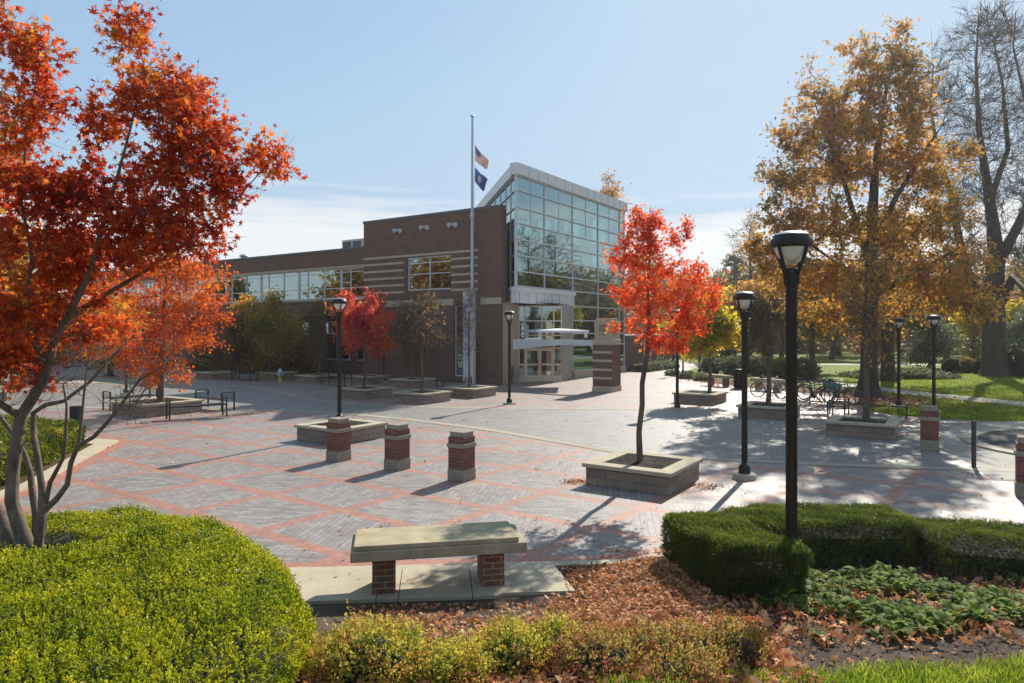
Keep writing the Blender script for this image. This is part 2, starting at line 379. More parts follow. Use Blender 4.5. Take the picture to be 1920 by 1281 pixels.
M['lf_green'] = leaf_mat('dark evergreen leaves', [(.0, (.022, .034, .014)), (.5, (.045, .065, .024)), (1, (.085, .105, .04))], .3, .5)
M['lf_grey'] = leaf_mat('grey green shrub leaves', [(.0, (.07, .08, .04)), (.5, (.13, .145, .075)), (1, (.22, .225, .12))], .35, .8)
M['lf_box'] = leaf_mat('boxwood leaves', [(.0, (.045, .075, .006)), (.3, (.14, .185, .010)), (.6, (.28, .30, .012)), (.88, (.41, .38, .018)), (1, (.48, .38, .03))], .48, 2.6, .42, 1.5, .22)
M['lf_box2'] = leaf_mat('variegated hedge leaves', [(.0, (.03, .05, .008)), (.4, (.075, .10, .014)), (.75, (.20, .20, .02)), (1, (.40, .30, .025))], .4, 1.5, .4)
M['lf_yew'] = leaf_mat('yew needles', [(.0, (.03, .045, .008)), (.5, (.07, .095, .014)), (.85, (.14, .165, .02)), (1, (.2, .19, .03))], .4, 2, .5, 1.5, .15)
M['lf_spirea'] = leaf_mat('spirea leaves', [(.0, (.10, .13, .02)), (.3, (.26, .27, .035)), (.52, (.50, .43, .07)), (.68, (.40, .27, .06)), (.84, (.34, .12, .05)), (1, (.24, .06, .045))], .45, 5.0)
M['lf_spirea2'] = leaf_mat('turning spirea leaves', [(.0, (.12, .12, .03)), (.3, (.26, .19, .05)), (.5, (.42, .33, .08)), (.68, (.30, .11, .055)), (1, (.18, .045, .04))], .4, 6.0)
M['lf_turn'] = leaf_mat('turning green and orange leaves', [(.0, (.12, .13, .02)), (.4, (.30, .25, .028)), (.7, (.52, .30, .03)), (1, (.58, .24, .035))], .55, .45)
M['lf_brown'] = leaf_mat('dry brown leaves', [(.0, (.09, .06, .035)), (.5, (.18, .115, .055)), (1, (.28, .17, .06))], .4, .6)
M['lf_wood'] = leaf_mat('far wood leaves', [(.0, (.10, .085, .04)), (.4, (.22, .14, .05)), (.75, (.34, .19, .05)), (1, (.20, .19, .07))], .5, .12)
M['lf_hosta'] = leaf_mat('broad green leaves', [(.0, (.04, .075, .015)), (.5, (.10, .16, .022)), (.85, (.24, .30, .035)), (1, (.40, .34, .07))], .4, 3, .6, 1.6, .1)
M['lf_fallen'] = leaf_mat('fallen leaves', [(.0, (.16, .06, .026)), (.25, (.36, .14, .05)), (.5, (.54, .24, .09)), (.7, (.60, .37, .20)), (.86, (.56, .11, .05)), (1, (.66, .52, .33))], .2, 2.5, .6, 1.2)
M['lf_grass'] = leaf_mat('grass blades', [(.0, (.08, .12, .012)), (.5, (.19, .26, .02)), (.9, (.34, .36, .04)), (1, (.42, .36, .12))], .45, 3)
M['chips'] = leaf_mat('mulch chips', [(.0, (.02, .014, .010)), (.5, (.07, .045, .03)), (.85, (.17, .12, .085)), (1, (.32, .25, .18))], .05, 4, .8)
M['core'] = plain('dark hedge core', (.014, .017, .007), .95)  # solid opaque body inside foliage; its near-black colour makes the shaded gaps
# ---------------------------------------------------------------- setting
def sheet(name, pts, z, mat, thick=0):
    b = MB()
    if thick: b.prism([(p[0], p[1]) for p in pts], z-thick, z)
    else:
        ar = sum(pts[i][0]*pts[(i+1) % len(pts)][1]-pts[(i+1) % len(pts)][0]*pts[i][1] for i in range(len(pts)))
        q = list(pts) if ar > 0 else list(pts)[::-1]
        b.add([(p[0], p[1], z) for p in q], [list(range(len(q)))])
    return tag(b.build(name, mat), kind='structure')
def offset(line, d):                       # polyline pushed sideways to its left by d
    out = []
    for i, p in enumerate(line):
        a = Vector(line[max(i-1, 0)][:2]); c = Vector(line[min(i+1, len(line)-1)][:2]); t = (c-a).normalized()
        out.append((p[0]-t.y*d, p[1]+t.x*d))
    return out
def smooth(line, n=6):                     # Catmull-Rom through 2-D points
    P = [Vector(p[:2]) for p in line]; P = [2*P[0]-P[1]]+P+[2*P[-1]-P[-2]]; o = []
    for i in range(1, len(P)-2):
        for k in range(n):
            t = k/n; a, b, c, d = P[i-1:i+3]
            o.append(.5*((2*b)+(c-a)*t+(2*a-5*b+4*c-d)*t*t+(3*b-a-3*c+d)*t**3))
    o.append(P[-2]); return [(p.x, p.y) for p in o]
sheet('ground', [(-900, -300), (900, -300), (900, 1400), (-900, 1400)], -.03, M['earth'])
sheet('plaza', [(-45, -4), (40, -4), (40, 26), (15.5, 34), (13, 46), (16, 60), (17, 75), (-45, 75)], 0, M['plaza'])
# lawn, beds and paths on the far right
lawn_edge = smooth([(60, 20.5), (30, 21.6), (20, 22.2), (16, 22.5), (14.3, 23.2), (13.3, 24.8), (13.8, 27), (14.6, 29.5), (14.2, 32), (12.8, 34.6), (11.6, 38), (10.6, 42), (10.2, 45.5)], 6)
sheet('lawn', lawn_edge+[(12.2, 49), (14.6, 54), (17.5, 62), (20, 80), (26, 140), (300, 260), (300, 20)], .004, M['lawn'])
sheet('planting_bed', [(14.0, 32.2), (12.7, 34.5), (11.5, 37.9), (10.5, 42), (10.2, 45.2), (11.4, 45.4), (12.2, 42), (13.6, 38.5), (15.6, 35.5), (17.2, 33)], .010, M['litterbed'])
sheet('lawn_path', smooth([(24.5, 20.9), (22.2, 26), (20.1, 32), (18.9, 37), (17.9, 42), (16.6, 48), (15.2, 54)])+smooth([(14.0, 54), (15.2, 48.5), (16.4, 42), (17.4, 36.6), (18.4, 31.6), (20.3, 25.5), (22.6, 20.9)]), .012, M['pathcon'])
sheet('cross_path', smooth([(15.6, 60), (24, 58.6), (40, 58), (70, 60), (130, 70)])+smooth([(130, 73), (70, 62.6), (40, 60.4), (24, 61), (15.8, 62.6)]), .014, M['pathcon'])
sheet('oak_leaf_bed', smooth([(13.5, 25.2), (14.2, 27.3), (14.7, 29.6), (14.4, 31.6), (16.2, 32.4), (18, 31), (17.8, 28.2), (15.6, 26), (13.5, 25.2)], 5)[:-1], .016, M['litterbed'])
sheet('corner_pavement', smooth([(10.2, 15.2), (10.9, 17), (12.1, 19.2), (14.2, 21.6), (16.5, 22.4)])+[(30, 21.4), (30, 12), (9.6, 13.6)], .006, M['pathcon'])
ring_o = [(16.2+4.3*math.cos(a), 17.2+3.6*math.sin(a)) for a in np.linspace(0, 2*math.pi, 49)[:-1]]
ring_i = [(16.2+3.9*math.cos(a), 17.2+3.25*math.sin(a)) for a in np.linspace(0, 2*math.pi, 49)[:-1]]
sheet('bed_kerb', ring_o, .05, M['strip'], .05); sheet('dark_bed', ring_i, .056, M['asphalt'])
# the grey drive with its pale edging
near = smooth([(-30, 27), (-22, 26.6), (-14, 25.9), (-9.5, 25.3), (-6.5, 24.4), (-3.97, 23.0), (-.96, 20.5), (1.14, 18.2), (2.6, 16.6), (4.4, 15.8), (6.4, 15.2), (8.6, 14.75), (11.2, 14.3), (16, 13.7), (24, 13)])
far = smooth([(-34, 36.5), (-24, 37), (-17, 36.9), (-14.3, 36.2), (-12.3, 34.0), (-10.2, 31.2), (-8.2, 28.9), (-6, 27.4), (-3, 26.35), (1, 25.8), (4.2, 25.6), (6.6, 25.0), (8.3, 22.6), (9.4, 20.4), (11, 18.2), (13, 16.9), (18, 16.2)])
sheet('drive', near+far[::-1], .004, M['drive'])
sheet('edging_strip', near+offset(near, .34)[::-1], .009, M['strip'])
sheet('edging_strip', far+offset(far, .3)[::-1], .009, M['strip'])
# street far left
sheet('street', [(-60, 38.5), (-19.5, 38.2), (-21, 46), (-60, 47)], .007, M['pathcon'])

# foreground bed: kerb, red border, rising ground
kerb_y = lambda x: float(np.interp(x, [-14, -8, -2.45, 1.4, 2.2, 3.2, 5.2, 6, 9, 16], [8.0, 8.2, 8.40, 8.68, 9.0, 9.72, 9.75, 9.0, 8.5, 8.1]))
def zt(x, y):
    s = min(max((x-.8)/1.2, 0), 1); s = s*s*(3-2*s)
    return .012+(1-s)*.2*max(0, 7.4-y)+s*.1*max(0, 9.3-y)
KL = [(x, kerb_y(x)) for x in (-13, -8, -5, -2.45, -1, 0, 1.4, 1.8, 2.2, 2.7, 3.2, 4.2, 5.2, 5.6, 6, 7.5, 9, 14)]
sheet('garden_kerb', KL+offset(KL, .16)[::-1], .03, M['concrete'], .03)
k2 = offset(KL, .16)
sheet('red_border', k2+offset(KL, .42)[::-1], .004, M['redpaver'])
rg0 = np.random.default_rng(5)
b = MB(); xs = np.linspace(-13, 14, 109); nj = 40; vs = []
for x in xs:
    y1 = kerb_y(x)-.002
    for j in range(nj):
        y = .5+(y1-.5)*j/(nj-1); e = 0 if j == nj-1 else float(rg0.normal()*.008)
        inpad = -3.2 < x < .85 and y > 7.3
        vs.append((x, y, zt(x, y)+(-.004 if inpad else abs(e))))
b.add(vs, [[i*nj+j, (i+1)*nj+j, (i+1)*nj+j+1, i*nj+j+1] for i in range(len(xs)-1) for j in range(nj-1)], True)
tag(b.build('mulch_bed', M['mulch']), kind='structure')
for q in ([(-3.2, 7.36), (-1.50, 7.495), (-1.60, 8.43), (-2.4, 8.37), (-3.2, 8.34)], [(-1.49, 7.496), (-1.26, 7.513), (-1.36, 8.45), (-1.59, 8.431)],
          [(-1.25, 7.514), (-.44, 7.577), (-.54, 8.517), (-1.35, 8.451)], [(-.43, 7.578), (-.17, 7.6), (-.10, 7.68), (.72, 7.74), (.525, 8.60), (-.53, 8.518)]):
    sheet('bench_pad', q, .045, M['concrete'], .04)
# near lawn, lower right
b = MB(); vs = []; xs = np.linspace(.6, 8, 60)
for x in xs:
    y1 = 4.97+(x-1.6)*.12+.05*math.sin(x*5)
    for j in range(12): y = 1.5+(y1-1.5)*j/11; vs.append((x, y, zt(x, y)+.012))
b.add(vs, [[i*12+j, (i+1)*12+j, (i+1)*12+j+1, i*12+j+1] for i in range(59) for j in range(11)], True)
tag(b.build('front_lawn', M['lawn']), kind='structure')
# kerbed bed at the left
sheet('left_bed_kerb', [(-10.55, 18.3), (-9.15, 13.2), (-9.0, 11.2), (-9.3, 11.2), (-9.45, 13.2), (-10.85, 17.7), (-18, 20.6), (-18, 21.1)], .05, M['concrete'], .05)
sheet('left_bed', [(-10.85, 17.7), (-9.45, 13.2), (-9.3, 11.2), (-18, 11.2), (-18, 20.6)], .03, M['litterbed'])
k3 = [(-18, 21.1), (-10.55, 18.3), (-9.15, 13.2), (-9.0, 11.2)]
sheet('red_border', k3+offset(k3, .3)[::-1], .004, M['redpaver'])

# ---------------------------------------------------------------- building
P0 = Vector((-.58, 37.3, 0)); C0 = Vector((.23, 37.3, 0))
def sof(px): t = (px-960)/F; return (-.58-37.3*t)/(.831+.5563*t)        # photo column -> metres along the brick front
def fp(s, d=0): return P0+V*s+U*d                                        # point on the front, d behind it
bld = empty('brick_building', P0, 'long dark red brick building with limestone stripes and a tall glass entrance corner', 'building')
def B(): return MB(P0)
def sofd(px, d): t = (px-960)/F; return (-.58+U.x*d-t*(37.3+U.y*d))/(.831+.5563*t)
def fbox(b, s0, s1, z0, z1, d0, d1):       # box on the front: s along it, d behind it
    p = [fp(s0, d0), fp(s0, d1), fp(s1, d1), fp(s1, d0)]
    return b.prism([(q.x, q.y) for q in p], z0, z1)
LD = Vector((-.2, .98, 0)); A6 = 6.33
SL, SR = Vector((.34, 39.2, 0)), Vector((2.92, 39.72, 0)); G1 = C0+U*A6
SB = sof(682)                              # where the tall block ends
W0, W1 = sof(763), sof(846); N0, N1 = sof(851), sof(867)
# tall block walls, thick, with the window openings left out
b = B(); TH = .35
def wall_strip(b, s0, s1, z0, z1, d0=0, d1=TH): return fbox(b, s0, s1, z0, z1, d0, d1)
wall_strip(b, N1+.0, .0, 0, 9.7)                                    # right of the narrow window (s 0..N1)
wall_strip(b, N0, N1, 0, .35); wall_strip(b, N0, N1, 4.4, 9.7)
wall_strip(b, W1, N0, 0, 9.7)
wall_strip(b, W0, W1, 0, 5.36); wall_strip(b, W0, W1, 7.36, 9.7)
wall_strip(b, SB, W0, 0, 9.7)
fbox(b, SB, SB-.35, 8.0, 9.7, TH, 8.3)                                # far side above the wing
b.prism([(-.58, 37.75), (-.30, 37.9), (-1.1, 40.6), (-2.9, 50.2), (-3.3, 50.2), (-1.5, 40.6)], 0, 9.7)
b.build('wall', M['brick'], bld)
b = B(); fbox(b, SB+.04, -.0, 9.7, 9.86, -.05, .45); b.build('coping', M['coping'], bld)
b = B(); r = [fp(SB, .45), fp(0.3, .45), Vector((-1.3, 40.6, 0)), Vector((-3.1, 50.2, 0)), fp(SB, 8)]
b.prism([(p.x, p.y) for p in r], 9.3, 9.5); b.build('roof', M['coping'], bld)
b = B(); fbox(b, SB-.4, .3, .02, .04, .5, 8); fbox(b, SB-.4, .4, 4.6, 4.9, .5, 8); b.build('floor_slab', M['floorin'], bld)
b = B(); fbox(b, SB-.4, .4, .1, 9.2, 8, 8.2); b.build('inner_wall', M['inwall'], bld)
for z in (7.47, 7.07, 6.62, 6.17, 5.73, 5.30):
    for s0, s1 in (((SB, sof(896)),) if z > 7.4 else ((SB, sof(757)), (sof(846.5), sof(896)))):
        b = B(); fbox(b, s0, s1, z-.065, z+.065, -.03, -.001); b.build('limestone_stripe', M['stone'], bld)
b = B(); fbox(b, SB, N0+.02, 4.43, 4.79, -.04, -.001); fbox(b, sof(901), -.0, 4.43, 4.79, -.04, -.001); b.build('limestone_band', M['stone'], bld)
def window(s0, s1, z0, z1, ss, zz, parent=bld, d=.17, fr=M['alu'], w=.07, cells=None):
    b = B()
    for a0, a1, c0, c1 in ((s0, s0-w, z0, z1), (s1+w, s1, z0, z1), (s0-w, s1+w, z0, z0+w), (s0-w, s1+w, z1-w, z1)):
        fbox(b, a0, a1, c0, c1, d-.06, d+.06)
    cuts = [s0-w]+[s for s in ss]+[s1+w]
    for s in ss: fbox(b, s+w*.4, s-w*.4, z0+w, z1-w, d-.05, d+.05)
    for i in range(len(cuts)-1):
        a = cuts[i]-(w*.4 if i else 0); c = cuts[i+1]+(w*.4 if i < len(cuts)-2 else 0)
        for z in (zz if cells is None else cells[i]): fbox(b, a, c, z-w*.35, z+w*.35, d-.045, d+.045)
    o = b.build('window', fr, parent)
    p = B(); fbox(p, s0-w, s1+w, z0+w, z1-w, d-.008, d+.008); p.build('pane', M['winglass'], o)
    return o
window(W0-.01, W1+.01, 5.37, 7.35, [(W0+W1)/2], [5.37+.97, 7.35-.36])
window(N0-.01, N1+.01, .36, 4.39, [], [1.35, 2.25, 3.45])
# wing
SE = 66.0
b = B(); D0 = .25
fbox(b, SE, SB, 7.05, 8.2, D0, D0+.35); fbox(b, SE, SB, 4.0, 5.05, D0, D0+.35)
fbox(b, SE, SB, 0, 4.0, D0+2.0, D0+2.3); b.build('wall', M['brick'], bld)
b = B(); fbox(b, SE, SB, 8.2, 8.34, D0-.06, D0+.5); b.build('coping', M['coping'], bld)
b = B(); fbox(b, SE, SB, 7.9, 8.0, D0+.4, D0+14); fbox(b, SE, SB, 4.02, 4.3, D0+.36, D0+13.8); b.build('roof', M['coping'], bld)
b = B(); fbox(b, SE, SB, 7.05, 7.19, D0-.05, D0-.001); fbox(b, SE, SB, 4.93, 5.06, D0-.08, D0-.001); b.build('limestone_band', M['stone'], bld)
b = B(); fbox(b, SE, SB, 4.3, 7.9, D0+9, D0+9.2); b.build('inner_wall', M['inwall'], bld)
pxs = [680.6, 650.6, 633, 601, 570, 553, 524.7, 496.3, 482, 455.3, 427.8, 416.9]; ss = [sof(p) for p in pxs]
ss[0] = SB+.03
i = 0; wins = []
while ss[-1] < SE-6: ss += [ss[-1]+1.55, ss[-1]+3.1, ss[-1]+3.85]
groups = [(ss[0], ss[1], ss[2])]+[(ss[k], ss[k+1], ss[k+2], ss[k+3]) for k in range(2, min(len(ss)-3, 26), 3)]
for g in groups:
    s0, s1 = g[-1], g[0]; mids = sorted(g[1:-1], reverse=True)
    cells = [[5.40, 5.75, 6.10, 6.78]]+[[5.75, 6.78]]*(len(g)-2)
    window(s0-.012, s1+.012, 5.07, 7.04, mids, None, d=D0+.12, cells=cells)
for s0, s1 in ((13.4, 11.4), (16.6, 14.2), (20.6, 18.4), (24.8, 22.6)):       # ground floor, in the shade of the overhang
    b = B(); fbox(b, s0, s1, .9, 3.6, D0+1.9, D0+1.98); o = b.build('window', M['alu'], bld)
    for k in range(2):
        h = (s0-s1)/2; p = B()
        for z0, z1 in ((1.0, 2.7), (2.8, 3.5)): fbox(p, s1+h*(k+1)-.05, s1+h*k+.05, z0, z1, D0+1.86, D0+1.895)
        p.build('pane', M['winglass'], o)
for s in (17.6, 26, 34, 42): 
    b = B(); fbox(b, s+.25, s-.25, 0, 4.0, D0+.05, D0+.5); b.build('column', M['brick'], bld)
# floodlights on the tall block
for px, py in ((747, 432), (797, 426), (850, 421)):
    s = sof(px); p = fp(s, 0); z = CH+(619-py)/F*p.y; root = Vector((p.x, p.y, z))
    b = B(); c = root-U*.06
    b.tube([root-U*.002, c], [.07, .07], 12)
    for sg in (-1, 1):
        h = c+V*(.2*sg)-Vector((0, 0, .02)); b.tube([c, h], [.03, .03], 8)
        dn = (-U*.75+V*.5*sg-Vector((0, 0, .35))).normalized()
        b.tube([h-dn*.16, h-dn*.05, h+dn*.1, h+dn*.14], [.06, .11, .15, .15], 14)
    b.build('floodlight', M['ac'], bld)
# roof plant
b = B(); fbox(b, sofd(641, 2), sofd(683, 2), 8.05, 9.2, 2.0, 3.6); o = b.build('rooftop_unit', M['ac'], bld, .03)
for k in range(2):
    p = B(); fbox(p, sofd(641, 2)-.15-k*.95, sofd(641, 2)-.9-k*.95, 8.5, 9.05, 1.96, 1.995); p.build('grille', M['coping'], o)
for px, h in ((372, .75), (415, .35)):
    s = sof(px); b = B(); b.lathe([(.22, 8.05), (.22, 8.3+h), (.34, 8.32+h), (.34, 8.45+h), (.05, 8.55+h)], 12, (fp(s, 4).x, fp(s, 4).y, 0)); b.build('roof_vent', M['steel'], bld)

# glass corner
def cw(b, o, d, n, a0, a1, z0, z1, e0, e1):      # box on a glass face: a along d, e outward along n
    p = [o+d*a0+n*e0, o+d*a1+n*e0, o+d*a1+n*e1, o+d*a0+n*e1]
    return b.prism([(q.x, q.y) for q in p], z0, z1)
NR = Vector((U.y, -U.x, 0)); NL = Vector((-LD.y, LD.x, 0)); NL = NL if NL.x < 0 else -NL
rows = [5.42, 6.23, 7.10, 7.98, 8.86, 9.73, 10.67, 11.45]; low = [.42, 1.22, 2.02, 2.78, 3.6, 4.49]
bays = [0, 2.95, 6.33, 9.85, 13.2, 14.0]; LL = 13.5
g = B()
cw(g, C0, U, NR, .04, A6, 5.42, 11.45, -.012, .012); cw(g, C0, U, NR, A6+.02, 14, .42, 11.45, -.012, .012)
cw(g, C0, LD, NL, .04, 2.9, 5.42, 11.45, -.012, .012); cw(g, C0, LD, NL, 2.95, LL, 9.5, 11.45, -.012, .012)
glass = g.build('glass_wall', M['glass'], bld)
b = B(); mw = .026
for z in rows:
    cw(b, C0, U, NR, -.06, 14, z-mw*1.2, z+mw*1.2, -.08, .09)
    if z > 9.6: cw(b, C0, LD, NL, .1, LL, z-mw, z+mw, -.08, .08)
    else: cw(b, C0, LD, NL, .1, 2.95, z-mw, z+mw, -.08, .08)
for z in low: cw(b, C0, U, NR, A6+.05, 14, z-mw*1.2, z+mw*1.2, -.08, .09)
for a in bays:
    z0 = 5.35 if a < A6 else .42
    cw(b, C0, U, NR, a-mw, a+mw, z0, 11.45, -.1, .06)
for a0, a1 in zip(bays[:-2], bays[1:-1]):
    a = (a0+a1)/2; cw(b, C0, U, NR, a-.012, a+.012, 8.9, 11.45, -.04, .03)
for a in (1.45, 2.9, 4.6, 6.4, 8.2, 10, 11.8, LL): cw(b, C0, LD, NL, a-mw, a+mw, 5.35 if a < 2.95 else 9.5, 11.45, -.09, .05)
b.build('mullion', M['alu'], glass)
BK0, BK1 = Vector((-2.47, 50.5, 0)), Vector((5.5, 50.6, 0))
RC = [C0, C0+U*14, BK1, BK0]
b = B()
cw(b, C0, U, NR, -.18, 14.2, 11.49, 12.12, -.3, .2); b.build('roof_fascia', M['panel'], bld)
b = B(); cw(b, C0, LD, NL, .25, LL, 11.49, 12.12, -.3, .2); b.build('roof_fascia', M['panel'], bld)
b = B()
for k in range(1, 15): cw(b, C0, U, NR, k-.012, k+.012, 11.55, 12.1, .2, .206)
b.build('fascia_seam', M['coping'], bld)
b = B(); b.prism([(p.x, p.y) for p in RC], 11.55, 11.75); b.build('roof', M['panel'], bld)
b = B(); ic = [C0+Vector((.25, .6, 0)), C0+U*13.8+V*.25, BK1-Vector((.1, .3, 0)), BK0+Vector((.4, -.3, 0))]
b.prism([(p.x, p.y) for p in ic], 4.5, 4.75); b.build('floor_slab', M['floorin'], bld)
# far walls of the hall: solid below, bright openings above
def hall_wall(o, e, cuts):
    d = (e-o).normalized(); n_ = Vector((-d.y, d.x, 0)); L = (e-o).length; b = B()
    for z0, z1 in ((0, 7.4), (8.5, 9.3), (11.1, 11.5)): cw(b, o, d, n_, 0, L, z0, z1, 0, .25)
    for a0, a1 in cuts: cw(b, o, d, n_, a0, min(a1, L), 7.4, 8.5, .01, .24); cw(b, o, d, n_, a0, min(a1, L), 9.3, 11.1, .01, .24)
    b.build('inner_wall', M['inwall'], bld)
hall_wall(BK0, BK1, [(0, .5), (1.9, 2.4), (3.9, 4.4), (5.8, 6.3), (7.5, 9)])
hall_wall(BK1, C0+U*13.95-NR*.15, [(0, .4), (1.6, 3.2)])
b = B()
for x, y in ((1.5, 41.6), (2.6, 44.0), (3.9, 46.3), (5.2, 48.2)): b.tube([(x, y, 4.75), (x, y, 11.5)], .14, 12)
b.build('column', M['beige'], bld)
# overhang box above the doors
q0 = Vector((-.545, 37.32, 0)); b = B()
cw(b, C0, U, NR, -.12, A6+.05, 4.49, 5.12, -.25, .14); cw(b, C0, U, NR, -.16, A6+.1, 5.12, 5.36, -.25, .2)
b.prism([(-.55, 40.0), (-.62, 39.9), (C0.x-.17, C0.y-.05), (C0.x+.1, C0.y+.25)], 4.49, 5.12)
b.prism([(-.55, 40.0), (-.68, 39.9), (C0.x-.23, C0.y-.08), (C0.x+.1, C0.y+.3)], 5.12, 5.36)
band = b.build('overhang_band', M['panel'], bld)
b = B()
for k in range(8): cw(b, C0, U, NR, .1+k*.88-.012, .1+k*.88+.012, 4.5, 5.11, .14, .146)
b.build('panel_seam', M['coping'], band)
b = B(); b.prism([(-.5, 37.8), (.2, 37.55), (3.7, 42.5), (2.9, 40.2), (.3, 39.6), (-.4, 39.9)], 4.5, 4.56); b.build('soffit', M['beige'], bld)
# recess side walls
b = B(); b.prism([(-.50, 37.36), (.36, 39.16), (.10, 39.4), (-.55, 38.0)], 0, 4.49); b.build('pilaster', M['beige'], bld)
b = B(); b.prism([(2.95, 39.72), (3.75, 42.5), (3.5, 42.7), (2.75, 40.0)], 0, 4.49); b.build('pilaster', M['grey'], bld)
b = B(); p = G1+NR*.02; cw(b, C0, U, NR, A6+.02, 14, 0, .40, -.3, .18); b.build('sill_wall', M['stone'], bld)
# storefront
sd = (SR-SL).normalized(); sn = Vector((sd.y, -sd.x, 0)); SLN = (SR-SL).length
st = B(); fw = .07
def sf(b, a0, a1, z0, z1, e0=-.05, e1=.05): return cw(b, SL, sd, sn, a0, a1, z0, z1, e0, e1)
aL, aD0, aDm, aD1, aR = 0.02, .40, 1.27, 2.12, SLN-.02
for a in (aL+.035, aD0, aD1, aR-.035): sf(st, a-.035, a+.035, 0, 4.4)
sf(st, 1.37, 1.43, 1.95, 4.4)
for z in (4.37, 3.53, 2.70, 1.95):
    for a0, a1 in ((aL+.07, aD0-.035), (aD0+.035, 1.37), (1.43, aD1-.035), (aD1+.035, aR-.07)):
        if z < 2 or True: sf(st, a0, a1, z-.035, z+.035, -.045, .045)
for a0, a1 in ((aL+.07, aD0-.035), (aD1+.035, aR-.07)):
    for z0, z1 in ((0, .36), (.96, 1.06)): sf(st, a0, a1, z0, z1, -.045, .045)
front = st.build('entrance_frame', M['white'], bld)
p = B(); sf(p, aL, aR, 1.95, 4.37, -.01, .01); sf(p, aL, aD0, .36, 1.95, -.01, .01); sf(p, aD1, aR, .36, 1.95, -.01, .01); p.build('pane', M['winglass'], front)
for a0, a1, hs in ((aD0+.04, aDm-.01, aDm-.12), (aDm+.01, aD1-.04, aDm+.12)):
    d = B()
    for x0, x1, z0, z1 in ((a0, a0+.1, .02, 1.9), (a1-.1, a1, .02, 1.9), (a0+.1, a1-.1, .02, .37), (a0+.1, a1-.1, 1.8, 1.9), (a0+.1, a1-.1, .96, 1.07)): sf(d, x0, x1, z0, z1, -.03, .03)
    dr = d.build('door', M['white'], bld)
    p = B(); sf(p, a0+.1, a1-.1, .37, 1.8, -.008, .008); p.build('pane', M['winglass'], dr)
    h = B(); q = SL+sd*hs+sn*.08; h.tube([q+Vector((0, 0, .75)), q+Vector((0, 0, 1.3))], .018, 8); h.build('handle', M['black'], dr)
b = B(); sf(b, aL, aR, .0, 4.4, -3.2, -3.0); b.build('inner_wall', M['inwall'], bld)
b = B(); b.prism([(.3, 39.2), (3, 39.8), (3.6, 44), (-.5, 44)], .006, .02); b.build('floor_slab', M['floorin'], bld)
# canopy and curved beam
b = B(); cn4 = [Vector((1.35, 36.4, 0)), Vector((4.05, 35.9, 0)), Vector((4.35, 39.1, 0)), Vector((.5, 38.9, 0))]
n = 4; lo = [Vector((p.x, p.y, 2.86)) for p in cn4]; hi = [Vector((p.x, p.y, 2.98)) for p in cn4]; ap = Vector((2.7, 37.6, 3.09)); ap2 = Vector((2.4, 38.4, 3.09))
b.add(lo+hi, [[3, 2, 1, 0]]+[[i, (i+1) % 4, 4+(i+1) % 4, 4+i] for i in range(4)])
b.add(hi+[ap, ap2], [[0, 1, 4], [1, 2, 4], [2, 3, 5, 4], [3, 0, 4, 5]])
can = b.build('canopy', M['panel'], bld)
b = B()
for p in (Vector((1.5, 36.55, 0)), Vector((3.9, 36.1, 0))): b.box(p.x-.08, p.y-.06, 2.6, p.x+.08, p.y+.06, 2.86)
b.build('hanger', M['panel'], can)
b = B(); A_, B_ = Vector((.10, 37.35, 0)), Vector((4.2, 33.95, 0)); bd = (B_-A_); top, bot = [], []
for i in range(17):
    t = i/16; q = A_+bd*t
    top.append((q.x, q.y, 2.5)); bot.append((q.x, q.y, 1.93+.33*math.sin(min(t*1.15, 1)*math.pi/2)-(0 if t < .93 else (t-.93)*6)))
nn = Vector((bd.y, -bd.x, 0)).normalized()*.14
for off in (0,):
    f = [Vector(p)+nn/2 for p in top]+[Vector(p)+nn/2 for p in bot]; k = [Vector(p)-nn/2 for p in top]+[Vector(p)-nn/2 for p in bot]
    m = 17; fs = []
    for i in range(m-1):
        fs += [[i, m+i, m+i+1, i+1], [2*m+i, 2*m+i+1, 3*m+i+1, 3*m+i], [i, i+1, 2*m+i+1, 2*m+i], [m+i, 3*m+i, 3*m+i+1, m+i+1]]
    fs += [[0, 2*m, 3*m, m], [m-1, 2*m-1, 4*m-1, 3*m-1]]
    b.add(f+k, fs)
b.build('curved_beam', M['panel'], bld)
# low annex at the far right end
b = B(); q = C0+U*14.2; an = [q, q+U*9, q+U*9+V*6, q+V*6]
b.prism([(p.x, p.y) for p in an], 0, 2.35); ann = b.build('wall', M['brick'], bld)
b = B(); q2 = C0+U*14.1-V*.15; an2 = [q2, q2+U*9.3, q2+U*9.3+V*6, q2+V*6]; b.prism([(p.x, p.y) for p in an2], 2.35, 2.62); b.build('roof', M['coping'], bld)
for k in range(2):
    b = B(); cw(b, C0, U, NR, 17.6+k*2.6, 19.0+k*2.6, .1, 2.1, .001, .05); o = b.build('window', M['white'], bld)
    p = B()
    for i in range(2):
        for j in range(3): cw(p, C0, U, NR, 17.7+k*2.6+i*.64, 18.26+k*2.6+i*.64, .2+j*.62, .74+j*.62, .05, .056)
    p.build('pane', M['winglass'], o)

